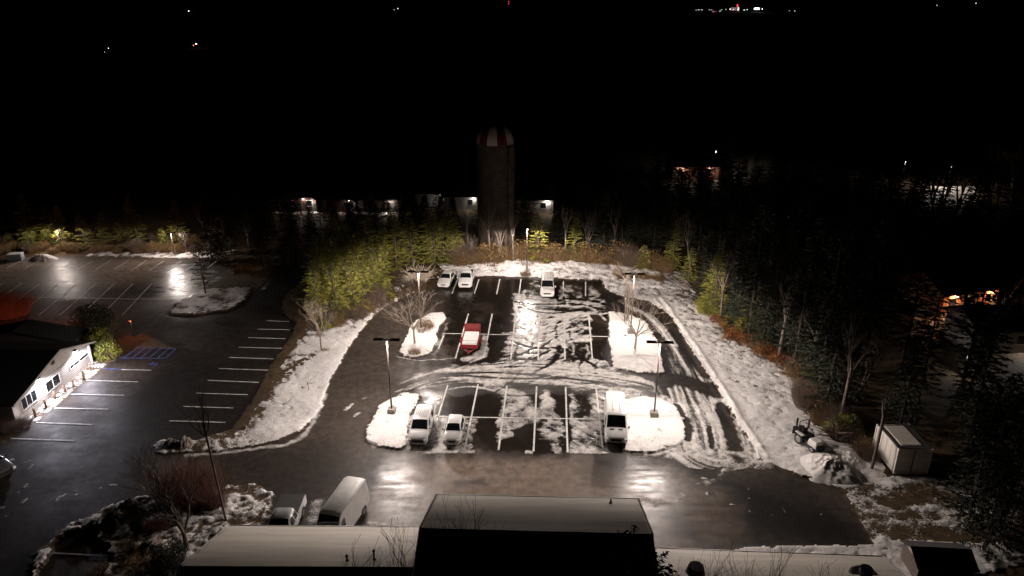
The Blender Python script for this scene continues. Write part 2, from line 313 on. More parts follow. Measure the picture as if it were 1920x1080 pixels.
# tail of dragged snow and crumbs near the bottom right
for arc, wd, v in (([(1375, 862), (1362, 880), (1352, 893)], .4, .6), ([(1325, 906), (1350, 900)], .6, .45), ([(1200, 935), (1240, 940), (1275, 930)], .8, .38), ([(1210, 850), (1290, 852), (1380, 850), (1440, 868)], .5, .75)):
    dd, tt = pathf(P(arc), jx, jy); k = np.exp(-(dd/wd)**2)*A; snow = snow*(1-k)+(v+.9*(n3-.5))*k
crumb = inside(P([(1300, 890), (1420, 900), (1540, 965), (1500, 985), (1400, 960), (1300, 920)]), jx, jy)*A; snow += crumb*np.clip((vn(X*2.6, Y*2.6, 91)-.80)*9, 0, 1.3)
crumb = inside(P([(100, 940), (160, 905), (230, 895), (228, 905), (150, 940), (100, 955)]), jx, jy)*A; snow += crumb*np.clip((vn(X*2.4, Y*2.4, 92)-.62)*7, 0, 1.)
crumb = inside(P([(-20, 845), (40, 850), (60, 880), (40, 960), (-20, 1000)]), jx, jy)*A; snow += crumb*np.clip((n2-.5)*6, 0, 1.)
# wheel tracks: pairs of thin dark arcs pressed through the snow, and dragged bright ones
sub = np.where(A & iLOT & (Y > 52) & (X > -14) & (X < 24))[0]; SX, SY = jx2[sub], jy2[sub]; ss = snow[sub]; rt_ = random.Random(77)
fs_ = fb(X[sub]*3.3, Y[sub]*3.3, 140)
for i in range(34):
    if i < 20: cx_, cy_ = at(rt_.uniform(960, 1140), rt_.uniform(545, 690))[:2]
    else: cx_, cy_ = at(rt_.uniform(780, 1260), rt_.uniform(685, 735))[:2]
    a0 = rt_.uniform(0, 3.14) if i < 20 else rt_.gauss(0, .25); cv_ = rt_.uniform(-.16, .16); L_ = rt_.uniform(4, 10); pts = []; x_, y_ = cx_-math.cos(a0)*L_/2, cy_-math.sin(a0)*L_/2
    for q in range(8): pts.append((x_, y_)); x_ += math.cos(a0)*L_/7; y_ += math.sin(a0)*L_/7; a0 += cv_*L_/7
    d, t = pathf(np.array(pts), SX, SY)
    for off in (-.8, .8):
        k = np.exp(-((d-off)/.13)**2)*np.exp(-(np.abs(t-L_/2)/(L_*.42))**6); sgn = -.42 if (ss[np.argmin((SX-cx_)**2+(SY-cy_)**2)] > .35) else .5
        ss = ss+k*(sgn*(.5+fs_))
snow[sub] = ss
snow += A*.30*(fb(X*3.6, Y*3.6, 141)-.5)*(snow > .0)
# left kerb snow, bits by the drive
for arc, wd, v in (([(610, 740), (590, 792), (556, 832), (500, 838), (420, 850), (350, 854)], .45, .72), ([(648, 768), (660, 758)], .35, .8), ([(664, 780), (672, 776)], .25, .8), ([(700, 742), (668, 752), (712, 735)], .3, .35), ([(700, 790), (690, 812), (700, 840)], .4, .5), ([(745, 668), (775, 676), (800, 676), (850, 672)], .16, .8), ([(545, 555), (528, 575), (548, 600)], .4, .5), ([(425, 925), (470, 925), (505, 948)], .5, .8), ([(430, 918), (480, 916), (505, 925)], .25, .6), ([(595, 942), (588, 975)], .8, .62), ([(690, 982), (720, 984)], .35, .7)):
    dd, tt = pathf(smooth_path(P(arc)), jx2, jy2); k = np.exp(-(dd/wd)**2)*(A); snow = snow*(1-k)+(v+.6*(n3-.5))*k
# left lot: streaks of snow under its lamp, near the island
cover([(290, 492), (420, 488), (412, 505), (330, 516), (280, 512)], .22+1.2*(fb(X*.5, Y*1.6, 95)-.5)+.6*(n3-.5), 1.5)
cover([(320, 515), (400, 505), (455, 516), (440, 530), (360, 545), (300, 560), (320, 530)], .30+1.3*(fb(X*.4, Y*1.8, 96)-.5)+.5*(n3-.5), 1.5)
cover([(478, 545), (505, 525), (520, 512), (512, 528), (490, 550)], .4+1.2*(n2-.5), .6)
# islands
fl = fb(X*2.6+Y*1.2, Y*2.2, 160, 3); edge_k = {k: soft([tuple(q) for q in ISLPX[k]], 1.6, 0) for k in ('near_left', 'near_right', 'mid_left', 'mid_right')}
put(snow, iISL['near_right'], .62+.38*edge_k['near_right']+1.5*(fl-.5)+.3*(n3-.5)); put(snow, iISL['near_left'], .56+.42*edge_k['near_left']+1.6*(fl-.5)+.4*(n3-.5))
put(snow, iISL['mid_left'], .6+.3*edge_k['mid_left']+1.3*(fl-.5)+.4*(n3-.5)); put(snow, iISL['mid_right'], .68+.35*edge_k['mid_right']+1.4*(fl-.5)+.3*(n3-.5))
put(snow, iISL['side'], .62+.9*(n2-.5)+.7*(n3-.5)); put(snow, iISL['grass'], .0+.6*(n2-.5))
# wet sheen
def wetp(poly, v, w=2.0):
    global wet
    k = soft(poly, w, 1.5)*A; wet = wet*(1-k)+v*k
wetp([(640, 1060), (700, 870), (730, 850), (1100, 852), (1200, 860), (1390, 940), (1390, 1020), (1230, 1060)], .68+.6*(nh-.5), 3)
wetp([(838, 519), (1128, 527), (1141, 600), (1141, 690), (1240, 720), (1130, 852), (800, 852), (790, 735), (840, 700), (850, 690), (835, 600)], .98+.35*(n1-.5), 2)
wetp([(740, 700), (850, 690), (1000, 680), (1240, 705), (1262, 735), (1120, 738), (800, 738)], .55+.4*(n2-.5), 2)
wetp([(840, 545), (965, 548), (955, 610), (940, 680), (850, 690), (835, 600)], .98+.5*(nl-.5), 3)
wetp([(-400, 484), (360, 490), (360, 560), (-400, 560)], .72+.6*(nh-.5), 3)
wetp([(-400, 484), (230, 490), (240, 560), (-400, 560)], .5+.5*(nh-.5), 4)
wetp([(960, 560), (1110, 560), (1110, 680), (960, 680)], .9, 3)
wetp([(930, 556), (1050, 556), (1060, 690), (925, 690)], 1.42+1.5*(n3-.5)+.7*(n2-.5), 6.0)
wetp([(560, 860), (720, 840), (690, 900), (640, 960)], .4+.4*(n1-.5), 2)
dry = soft([(640, 700), (700, 610), (800, 560), (780, 600), (740, 680), (720, 720), (690, 760), (640, 760)], 2, 1)*A; wet = wet*(1-dry)+.12*dry
dry = soft([(1400, 890), (1580, 920), (1640, 1020), (1400, 1010)], 2, 1)*A; wet = wet*(1-dry)+.1*dry
# tone: paler and darker asphalt, plus wet sheen and van shadow painted in
tone = 1+.5*(nl-.5)+.35*(n1-.5)+.25*(nh-.5)
sheen_tone = soft([(660, 1040), (700, 940), (740, 880), (790, 852), (1100, 854), (1110, 900), (1200, 870), (1330, 900), (1390, 950), (1380, 1010), (1240, 1050)], 3.0, 2.2)*A  # wet sheen near the building painted in as paler asphalt
tone = tone*(1+1.2*sheen_tone*(.4+1.2*fb(X*.22, Y*.7, 130))+1.6*soft([(800, 870), (840, 856), (1095, 856), (1105, 905), (1200, 925), (1100, 950), (800, 950)], 3, 1)*A)
for arc, wd in (([(665, 940), (700, 890), (730, 858)], .9), ([(860, 905), (905, 903)], .45), ([(1150, 870), (1210, 880)], 1.0), ([(1255, 960), (1275, 985)], .8), ([(1290, 1000), (1310, 1015)], .5), ([(770, 985), (800, 978)], .3), ([(1290, 880), (1400, 925), (1480, 960), (1560, 985)], 1.3), ([(1420, 965), (1560, 1005)], 1.8)):  # dark wet patches, with the long van's cast shadow painted in
    dd, tt = pathf(smooth_path(P(arc)), jx, jy); tone *= 1-.72*np.exp(-(dd/wd)**2)*(A)
lotk = soft([(838, 515), (1140, 520), (1300, 600), (1400, 860), (800, 860), (770, 740), (840, 690), (790, 680), (835, 600)], 3, 1.5)*A
tone = tone*(1-lotk*(.72-.5*sst(.55, .72, fb(X*.28, Y*.28, 150))-.12*(n2-.5)))
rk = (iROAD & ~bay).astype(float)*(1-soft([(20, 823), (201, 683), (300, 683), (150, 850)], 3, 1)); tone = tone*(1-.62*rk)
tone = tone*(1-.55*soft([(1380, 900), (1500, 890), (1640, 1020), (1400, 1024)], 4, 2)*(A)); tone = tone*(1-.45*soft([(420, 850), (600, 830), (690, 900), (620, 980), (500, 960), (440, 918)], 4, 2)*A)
tone = tone*(1+2.8*soft([(-300, 490), (300, 486), (310, 530), (200, 540), (-300, 540)], 5, 2)*A)  # wide sheen of the side lot painted in as paler asphalt
packed = A*.9*(1-soft([(960, 600), (1100, 600), (1100, 660), (1000, 670)], 6, 1)*.35)
# heights: kerbed islands, snow depth, humps
sc = sst(.45, .8, snow)
Z = sc*np.where(A, .03, .06)*(.5+n2)+sc*(~A)*(.10*(n2-.5)+.05*(n3-.5))
Z += .13*sum(v.astype(float) for v in iISL.values())
Z += iVL*(.12+.35*(fb(X*.25, Y*.25, 99)-.3))*sst(0, 1.2, soft([(560, 535), (640, 505), (830, 500), (838, 521), (770, 552), (720, 578), (692, 602), (662, 640), (632, 690), (606, 745), (603, 768), (560, 812), (500, 832), (420, 845), (292, 852), (300, 826), (367, 827), (433, 807), (473, 753), (520, 667), (547, 630), (530, 580)], 3.0, 0))
Z += iVR*.25*(fb(X*.3, Y*.3, 98)-.3)+iBACK*.25*n2+iLAWN*(~bay)*(.1+.25*n2)
Z += (soil > .5)*.02
edge = np.clip(np.minimum(np.minimum(X-xs[0], xs[-1]-X), np.minimum(Y-ys[0], ys[-1]-Y))/3, 0, 1); Z *= edge
wr, wt = pathf(smooth_path(P([(1240, 560), (1278, 612), (1325, 680), (1362, 740), (1395, 795), (1440, 860)])), X, Y)     # windrow left by the plough
Z += .16*np.exp(-((np.abs(wr)-.0)/.28)**2)*(.3+n2)+.12*(.3+n2)*np.exp(-((wr+.9)/.22)**2); snow += .5*np.exp(-(wr/.35)**2)*(fb(wt*.7, wr*0+3, 142) > .45)

gm = bpy.data.materials.new('winter_ground'); gm.use_nodes = True; N = gm.node_tree; L = N.links; B = N.nodes['Principled BSDF']
def nd(t, **k):
    n = N.nodes.new(t)
    for a, b in k.items(): setattr(n, a, b)
    return n
def attr(n): a = nd('ShaderNodeAttribute'); a.attribute_name = n; return a.outputs['Fac']
def noise(s, d=5, stretch=None):
    n = nd('ShaderNodeTexNoise'); n.inputs['Scale'].default_value = s; n.inputs['Detail'].default_value = d; n.inputs['Roughness'].default_value = .65
    tcn = nd('ShaderNodeTexCoord'); mpn = nd('ShaderNodeMapping'); mpn.inputs['Scale'].default_value = stretch or (1, 1, 1)
    L.new(tcn.outputs['Object'], mpn.inputs[0]); L.new(mpn.outputs[0], n.inputs['Vector']); return n.outputs['Fac']
def mth(op, a, b, c=None):
    n = nd('ShaderNodeMath', operation=op)
    for i, v in enumerate((a, b, c)):
        if v is None: continue
        if isinstance(v, (int, float)): n.inputs[i].default_value = v
        else: L.new(v, n.inputs[i])
    return n.outputs[0]
def mixc(f, a, b):
    n = nd('ShaderNodeMix', data_type='RGBA')
    for i, v in ((0, f), (6, a), (7, b)):
        if isinstance(v, (int, float)): n.inputs[i].default_value = v
        elif isinstance(v, tuple): n.inputs[i].default_value = (*v, 1)
        else: L.new(v, n.inputs[i])
    return n.outputs[2]
def rng(v, a, b, c=0.0, d=1.0, st='SMOOTHSTEP'):
    n = nd('ShaderNodeMapRange'); n.interpolation_type = st
    L.new(v, n.inputs[0])
    for i, k_ in enumerate((a, b, c, d)): n.inputs[i+1].default_value = k_
    return n.outputs[0]
fine = noise(6.0, 8); mid_n = noise(1.4, 5); big = noise(.25, 4); grit = noise(40, 2)
sf = mth('ADD', attr('snow'), mth('MULTIPLY', mth('SUBTRACT', fine, .5), 1.15))
snowf = mth('ADD', mth('MULTIPLY', rng(sf, .34, .66), attr('soil')), mth('MULTIPLY', rng(sf, .26, .86), mth('SUBTRACT', 1.0, attr('soil'))))
asph = mixc(rng(mid_n, .35, .65), (.030, .021, .016), (.068, .050, .037))
asph = mixc(rng(grit, .3, .7), asph, mixc(.35, asph, (.08, .07, .06)))
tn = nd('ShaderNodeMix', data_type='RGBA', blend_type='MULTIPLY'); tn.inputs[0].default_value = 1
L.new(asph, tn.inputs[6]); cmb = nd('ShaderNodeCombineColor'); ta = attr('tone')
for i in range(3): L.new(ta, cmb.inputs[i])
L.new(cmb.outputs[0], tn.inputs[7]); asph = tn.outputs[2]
dirt = mixc(rng(mid_n, .35, .65), (.035, .026, .014), (.11, .07, .038)); dirt = mixc(rng(fine, .4, .7), dirt, (.15, .1, .05))
ground_c = mixc(attr('soil'), asph, dirt)
snow_c = mixc(rng(fine, .25, .6), (.56, .51, .47), (.86, .84, .82))
snow_d = mixc(rng(mid_n, .3, .65), (.42, .39, .36), (.76, .74, .71)); snow_c = mixc(attr('packed'), snow_c, snow_d)
L.new(mixc(snowf, ground_c, snow_c), B.inputs['Base Color'])
wn = mth('ADD', attr('wet'), mth('MULTIPLY', mth('SUBTRACT', mid_n, .5), .35))
wr_ = rng(wn, .1, 1.0, .8, .17, 'LINEAR'); L.new(mth('ADD', rng(mth('MULTIPLY', wn, mth('SUBTRACT', 1.0, snowf)), .1, .9, .22, .55, 'LINEAR'), rng(wn, 1.15, 1.7, 0.0, .35, 'LINEAR')), B.inputs['Specular IOR Level'])
rough = mth('ADD', mth('MULTIPLY', wr_, mth('SUBTRACT', 1.0, snowf)), mth('MULTIPLY', snowf, rng(wn, 1.2, 1.6, .55, .2))); L.new(rough, B.inputs['Roughness'])
bp = nd('ShaderNodeBump'); bp.inputs['Distance'].default_value = .06
h = mth('ADD', mth('MULTIPLY', mth('MULTIPLY', fine, snowf), 1.2), mth('MULTIPLY', grit, .04))
L.new(h, bp.inputs['Height']); L.new(rng(wn, 1.1, 1.4, .8, .12, 'LINEAR'), bp.inputs['Strength']); L.new(bp.outputs[0], B.inputs['Normal'])

nx, ny = len(xs), len(ys)
idx = np.arange(nx*ny).reshape(ny, nx)
quads = np.stack([idx[:-1, :-1].ravel(), idx[:-1, 1:].ravel(), idx[1:, 1:].ravel(), idx[1:, :-1].ravel()], 1)
reg = np.zeros(len(X), int)                       # 0 ground
reg[iVL] = 4; reg[iVR] = 5; reg[iBACK] = 5; reg[iROAD & A] = 2; reg[iSIDE & A] = 3; reg[iLOT & A] = 1; reg[bay] = 2; reg[iLAWN & ~bay] = 6; reg[walk] = 8
reg[strip & ~A] = 0; reg[walk] = 8
for i, k_ in enumerate(iISL): reg[iISL[k_]] = 10+i
NAMES = {0: 'ground', 1: 'parking_lot', 2: 'road', 3: 'side_parking_lot', 4: 'snowy_verge', 5: 'snow_bank', 6: 'lawn', 8: 'pavement'}
qr = reg[quads[:, 0]]
for r_ in np.unique(qr):
    q = quads[qr == r_]; u, inv = np.unique(q, return_inverse=True)
    o = np_mesh(NAMES.get(int(r_), 'traffic_island'), np.stack([X[u], Y[u], Z[u]], 1), inv.reshape(-1, 4), gm, smooth=True)
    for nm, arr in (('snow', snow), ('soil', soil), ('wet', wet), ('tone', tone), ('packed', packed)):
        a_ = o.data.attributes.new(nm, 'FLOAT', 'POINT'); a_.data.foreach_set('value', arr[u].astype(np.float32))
    tag(o, kind='structure')
# the land all round, out to the horizon, and low hills
far_mat = mat('dark_fields', (.05, .04, .03), .95, var=.4, scale=.02)
x0, x1, y0, y1 = xs[0], xs[-1], ys[0], ys[-1]; R_ = 9000
b = MB()
b.quad((-R_, -2000, 0), (R_, -2000, 0), (R_, y0, 0), (-R_, y0, 0)); b.quad((-R_, y1, 0), (R_, y1, 0), (R_, R_, 0), (-R_, R_, 0))
b.quad((-R_, y0, 0), (x0, y0, 0), (x0, y1, 0), (-R_, y1, 0)); b.quad((x1, y0, 0), (R_, y0, 0), (R_, y1, 0), (x1, y1, 0))
tag(b.build('fields', far_mat), kind='structure')
hx = np.linspace(-6000, 6000, 121); hy = np.array([2600, 2800, 3050, 3300, 3600, 4200.])
HX, HY = np.meshgrid(hx, hy); prof = np.array([-1, .35, .85, 1, .8, -1.])[:, None]
HZ = prof*(34+16*fb(HX/900, HY/900, 201)); hi = np.arange(HX.size).reshape(HX.shape)
hq = np.stack([hi[:-1, :-1].ravel(), hi[:-1, 1:].ravel(), hi[1:, 1:].ravel(), hi[1:, :-1].ravel()], 1)
tag(np_mesh('hills', np.stack([HX.ravel(), HY.ravel(), HZ.ravel()], 1), hq, far_mat, smooth=True), kind='structure')

# ---------------------------------------------------------------- painted lines
def line_obj(name, segs, m, w=.13, z=.065):
    b = MB()
    for (a, c) in segs:
        a, c = at(*a), at(*c); d = (c-a).normalized(); n_ = Vector((-d.y, d.x, 0))*w/2
        k = max(1, int((c-a).length/.5))
        for i in range(k):
            p, q = a.lerp(c, i/k), a.lerp(c, (i+1)/k); e = (.85+.3*random.random())
            b.quad(*(Vector((v.x, v.y, z)) for v in (p-n_*e, q-n_*e, q+n_*e, p+n_*e)))
    return tag(b.build(name, m), kind='structure')
random.seed(3)
line_obj('parking_lines', [((839.7, 723), (817, 796)), ((896.3, 721.7), (872, 840)), ((950.4, 724), (934.8, 845)), ((1006.2, 725.3), (1000.4, 847.5)), ((1060.6, 726.5), (1064.2, 849)), ((1117.7, 729), (1130.9, 851)), ((805, 782), (1130, 787)),
    ((878.2, 589), (854, 673)), ((922.8, 589), (907, 671)), ((966.6, 590.5), (957.7, 675)), ((1011, 590.5), (1008.9, 675)), ((1058, 590.5), (1059.2, 675)), ((1103.7, 590.5), (1110.5, 672)), ((832, 626), (1141, 632)), ((832, 630), (822, 655)),
    ((858.2, 524.3), (847.6, 550.7)), ((898.2, 524), (889.5, 551)), ((937.2, 524), (931.2, 552)), ((977, 524.5), (973.3, 551)), ((1056.3, 528), (1056.3, 554)), ((1098, 529), (1098, 556))], M['line'], .16)
line_obj('road_lines', [((500, 602), (542, 604)), ((483, 618), (543, 619)), ((466, 634), (535, 636)), ((448, 652), (530, 654)), ((430, 671), (513, 674)), ((411, 692), (503, 695)), ((390, 714), (485, 718)), ((368, 738), (465, 741)), ((344, 763), (437, 766)), ((318, 790), (423, 793)),
    ((20, 823), (139, 827)), ((68, 793), (173, 797)), ((102, 766), (203, 768)), ((133, 740), (233, 742)), ((162, 714), (259, 717)), ((228, 694), (284, 695)), ((85, 1037), (211, 1044))], M['line'], .13)
line_obj('accessible_bay_lines', [((192, 692), (228, 694)), ((223, 672), (310, 673)), ((257, 653), (330, 655)), ((310, 673), (330, 655))]+[((232+16*i, 672), (258+15*i, 653)) for i in range(5)], M['blue'], .1)
line_obj('accessible_bay_symbol', [((285, 682), (295, 682)), ((295, 682), (293, 686)), ((293, 686), (284, 685)), ((284, 685), (281, 682)), ((286, 680), (289, 684))], M['blue'], .12)
line_obj('side_parking_lines', [((10-33*i+330, 489), (-22-33*i+330, 505+0*i)) if False else ((10+33*i, 488+.2*i), (-23+33*i+2*i*.3, 504+.5*i)) for i in range(-4, 13)]+
    [((40+35*i, 532), (-40+38*i-2, 590-0*i) if False else (-44+39*i, 592)) for i in range(-1, 8)]+[((60, 558), (330, 563))], M['line'], .12)

# ---------------------------------------------------------------- lamp poles
WARM = (1.0, .86, .785)
def batwing(l):
    # wide throw of a parking-lot head: more candlepower to the sides than straight down
    l.use_nodes = True; n = l.node_tree; em = n.nodes['Emission']; tc = n.nodes.new('ShaderNodeTexCoord'); sx = n.nodes.new('ShaderNodeSeparateXYZ')
    n.links.new(tc.outputs['Normal'], sx.inputs[0]); ab = n.nodes.new('ShaderNodeMath'); ab.operation = 'ABSOLUTE'; n.links.new(sx.outputs[2], ab.inputs[0])
    pw = n.nodes.new('ShaderNodeMath'); pw.operation = 'POWER'; n.links.new(ab.outputs[0], pw.inputs[0]); pw.inputs[1].default_value = -1.15
    ml = n.nodes.new('ShaderNodeMath'); ml.operation = 'MULTIPLY'; n.links.new(pw.outputs[0], ml.inputs[0]); ml.inputs[1].default_value = .35
    mn = n.nodes.new('ShaderNodeMath'); mn.operation = 'MINIMUM'; n.links.new(ml.outputs[0], mn.inputs[0]); mn.inputs[1].default_value = 1.9
    n.links.new(mn.outputs[0], em.inputs['Strength'])
def spot(parent, loc, power, col=WARM, size=165, radius=.18, blend=.35, rx=0, ry=0, wide=False):
    l = bpy.data.lights.new('lamp_light', 'SPOT'); l.energy = power; l.color = col; l.spot_size = rad(size); l.spot_blend = blend; l.shadow_soft_size = radius
    if wide: batwing(l)
    o = bpy.data.objects.new('lamp_light', l); C.objects.link(o); o.parent = parent; o.location = loc; o.rotation_euler = (rx, ry, 0); return o
def lamp_pole(px, py, topy, label, heads=2, RX=0.0, SZ=176, power=3900, rz=-ROW, base_h=.7, thin=1.0):
    g = at(px, py); zt = atd(px, topy, g.y).z
    t = empty('lamp_post', g, rz, label, 'lamp post', 'parking lot lamp posts')
    if base_h:
        MB().box((0, 0, base_h/2), (.75, .75, base_h), taper=.96).build('concrete_base', M['concrete'], t, .03)
    MB().bar((0, 0, base_h), (0, 0, zt-.1), .085*thin, .06*thin, 10).build('pole', M['pole'], t)
    if heads == 2:
        MB().box((0, 0, zt-.06), (1.0, .09, .09)).build('cross_arm', M['head'], t)
        for s in (-1, 1):
            h = MB().box((s*.78, 0, zt-.02), (.95, .42, .13), taper=.9).build('lamp_head', M['head'], t, .02)
            MB().box((s*.78, 0, zt-.08), (.7, .3, .015)).build('lamp_lens', GL, h)
            spot(t, (s*.78, 0, zt-.16), power, size=SZ, blend=.16, wide=True, rx=RX)
    else:
        h = MB().box((0, -.55, zt-.02), (.42, .95, .13), taper=.9).build('lamp_head', M['head'], t, .02)
        MB().box((0, -.55, zt-.08), (.3, .7, .015)).build('lamp_lens', GL, h)
        spot(t, (0, -.55, zt-.16), power, size=SZ, blend=.16, wide=True, rx=RX)
    return t
GL = glow('lit_lens', WARM, 60)
lamp_pole(735, 777, 636, 'lamp post with two dark heads on the snowy island beside the white compact van', SZ=178)
lamp_pole(1226, 783, 641, 'lamp post with two dark heads on the snowy island beside the long white van', SZ=178)
lamp_pole(790, 624, 509, 'lamp post with two heads rising from the long island left of the red trailer')
lamp_pole(1182, 627, 513, 'lamp post with two heads on the island with the bare tree, right of centre', SZ=176)
lamp_pole(988, 512, 424, 'slender pale lamp post in the brush at the back edge of the lot', heads=1, RX=-.22, SZ=172, power=7000, base_h=.3)
lamp_pole(116, 472, 430, 'short pale lamp post at the back of the left lot, nearest the grey box', heads=1, power=1500, base_h=0, thin=.9)
lamp_pole(328, 480, 436, 'short pale lamp post at the back of the left lot behind the narrow conifer', heads=1, power=1900, base_h=.2, thin=.9)

# ---------------------------------------------------------------- vehicles: a lofted body with glass, lamps and wheels
def loft(name, st, m, parent):
    rings = []
    for y, wb, wr, z0, zb, zt in st:
        h = min(.07, (zt-zb)*.4); half = [(wb*.82, z0), (wb, z0+.12), (wb*1.01, (z0+zb)/2), (wb, zb), (wr, zt-h), (wr-.09, zt), (wr*.5, zt+.03)]
        rings.append([(x, y, z) for x, z in half]+[(-x, y, z) for x, z in reversed(half)])
    n = len(rings[0]); V = [p for r in rings for p in r]; F = []
    for i in range(len(rings)-1):
        for j in range(n):
            F.append((i*n+j, i*n+(j+1) % n, (i+1)*n+(j+1) % n, (i+1)*n+j))
    F.append(tuple(reversed(range(n)))); F.append(tuple(range((len(rings)-1)*n, len(rings)*n)))
    b = MB().add(V, F, True); o = b.build(name, m, parent)
    bm = bmesh.new(); bm.from_mesh(o.data); bmesh.ops.recalc_face_normals(bm, faces=bm.faces); bm.to_mesh(o.data); bm.free()
    o.data.set_sharp_from_angle(angle=rad(38)); return o
def stat(st, y):
    for a, b in zip(st[:-1], st[1:]):
        if a[0] <= y <= b[0]:
            t = (y-a[0])/(b[0]-a[0]); return [a[i]*(1-t)+b[i]*t for i in range(6)]
    return list(st[-1])
def side_pane(st, y0, y1, s0, s1, sx, m, parent, name='side_window'):
    b = MB(); k = 4; pts = []
    for i in range(k+1):
        y = y0+(y1-y0)*i/k; q = stat(st, y); h = min(.07, (q[5]-q[4])*.4)
        for s in (s0, s1):
            pts.append((sx*(q[1]*(1-s)+q[2]*s+.014), y, q[4]*(1-s)+(q[5]-h)*s))
    for i in range(k): b.add([pts[2*i], pts[2*i+1], pts[2*i+3], pts[2*i+2]], [(0, 1, 2, 3)])
    return b.build(name, m, parent)
def top_pane(a, c, t0, t1, inset, m, parent, name='windshield'):
    b = MB(); q = [[a[i]*(1-t)+c[i]*t for i in range(6)] for t in (t0, t1)]
    n = Vector((0, -(c[5]-a[5]), c[0]-a[0])).normalized()*.02
    if a[0] > c[0]: n = -n
    pts = []
    for p in q:
        for f in (-1, -.5, .5, 1): pts.append(Vector((f*(p[2]-inset), p[0], p[5]+(.02 if abs(f) < 1 else -.015)))+n)
    for i in range(3): b.quad(pts[i], pts[i+1], pts[i+5], pts[i+4])
    return b.build(name, m, parent)
def wheel(t, x, y, r, w=.22):
    s = 1 if x > 0 else -1; g = MB().bar((x-w*s, y, r), (x, y, r), r, r, 20).build('wheel', M['rubber'], t)
    MB().bar((x-.02*s, y, r), (x+.012*s, y, r), r*.62, r*.56, 16).build('rim', M['rim'], g)
    return g
def vehicle(name, label, cat, st, ci, ri, paint, wheels, r, panes=(), rear=None, ribs=0, mirrors=True, grille=(.5, .12), bumper='black', lampw=.26, group='vehicles parked around the lot', vents=False):
    t = empty(name, label=label, cat=cat, group=group)
    body = loft('body', st, paint, t); a, c = st[ci], st[ri]
    top_pane(a, c, .04, .93, .07, M['glass'], t)
    if rear: top_pane(st[rear[0]], st[rear[1]], .08, .92, .1, M['glass'], t, 'rear_window')
    for (y0, y1, s0, s1) in panes:
        for sx in (-1, 1): side_pane(st, y0, y1, s0, s1, sx, M['glass'], t)
    f = st[0]; y0 = f[0]; w = st[1][1]; zt = st[0][5]; zm = f[3]+(zt-f[3])*.55
    MB().box((0, y0-.015, zm+.04), (w*2*grille[0], .04, grille[1]*1.6)).build('grille', M['black'], t)
    MB().box((0, y0-.03, f[3]+.06), (w*1.72, .12, .2), taper=.95).build('bumper', M[bumper], t, .03)
    for s in (-1, 1):
        MB().box((s*(w-lampw*.62), y0+.0, zm+.13), (lampw*1.15, .2, .2), rz=s*.35, taper=.85).build('headlight', M['lens'], t, .02)
        if mirrors:
            my = c[0]*.35+a[0]*.65; mz = a[4]+.16; mx = s*(a[1]+.14)
            mi = MB().box((mx, my, mz), (.16, .1, .24)).build('mirror', M['black'] if bumper == 'black' else paint, t, .03)
            MB().box((s*(a[1]+.03), my, mz-.07), (.14, .05, .05)).build('mirror_arm', M['black'], mi)
        for wy in wheels:
            wx = stat(st, wy)[1]
            MB().bar((s*(wx-.05), wy, r+.03), (s*(wx+.008), wy, r+.03), r+.07, r+.07, 20).build('wheel_arch', M['black'], t)
            wheel(t, s*(wx+.02), wy, r)
    yr = st[-1][0]
    for s in (-1, 1): MB().box((s*(st[-1][1]-.1), yr+.01, (st[-1][4]+st[-1][3])/2+.15), (.14, .05, .34)).build('tail_light', M['red'], t)
    for i in range(ribs):
        x = (i-(ribs-1)/2)*(c[2]*1.6/ribs); ya = c[0]+.3; yb = st[-2][0]-.15
        MB().box((x, (ya+yb)/2, max(c[5], st[-2][5])+.03), (.05, yb-ya, .05)).build('roof_rib', M['rib'], t)
    if vents:
        for s in (-1, 1): MB().box((s*.38, a[0]-.18, a[5]-.02), (.36, .09, .05), rx=.2).build('hood_vent', M['black'], t)
    for y, zz in ((a[0]+.02, a[5]+.035),):
        MB().bar((-.55, y, zz), (.1, y+.12, zz+.07), .012, n=5).bar((.1, y, zz), (.6, y+.12, zz+.07), .012, n=5).build('wiper', M['black'], t)
    return t
def place(t, front, rear, L):
    """front bumper centre at one ground point, heading from the rear point to the front point"""
    d = (Vector(front)-Vector(rear)); d.z = 0; d.normalize()
    t.location = Vector((front[0], front[1], 0))-d*(L/2); t.location.z = .03
    t.rotation_euler = (0, 0, math.atan2(d.x, -d.y)); return t
lot_dir = Vector((math.sin(ROW), math.cos(ROW), 0))
def park(t, px, py, L, z=.3, yaw=0.0):
    f = at(px, py, z); d = Matrix.Rotation(yaw, 3, 'Z') @ lot_dir; return place(t, f, f+d*3, L)
M['rib'] = mat('shaded_roof_rib', (.36, .35, .34), .6, var=.1)  # shading between the roof ribs put into their grey
cv = [(-2.2, .74, .70, .32, .66, .76), (-2.06, .84, .78, .24, .84, .93), (-1.5, .87, .80, .22, .98, 1.1), (-1.2, .87, .82, .22, 1.04, 1.18), (-.42, .87, .73, .22, 1.08, 1.80), (1.95, .87, .73, .22, 1.08, 1.85), (2.2, .85, .72, .26, 1.04, 1.72)]
t = vehicle('compact_van', 'white compact cargo van with ribbed roof parked beside the snowy island', 'van', cv, 3, 4, M['white_paint'], (-1.4, 1.35), .33, [(-.75, .1, .08, .86), (.85, 1.55, .12, .8)], ribs=7, bumper='white_paint', grille=(.62, .13))
park(t, 783, 833, 4.4)
sp = [(-1.8, .66, .62, .3, .6, .7), (-1.66, .76, .68, .22, .76, .86), (-1.0, .79, .70, .2, .9, 1.0), (-.88, .79, .72, .2, .93, 1.05), (-.22, .79, .60, .2, .96, 1.5), (1.15, .79, .60, .2, .98, 1.52), (1.6, .79, .62, .2, .98, 1.25), (1.8, .72, .62, .3, .8, .92)]
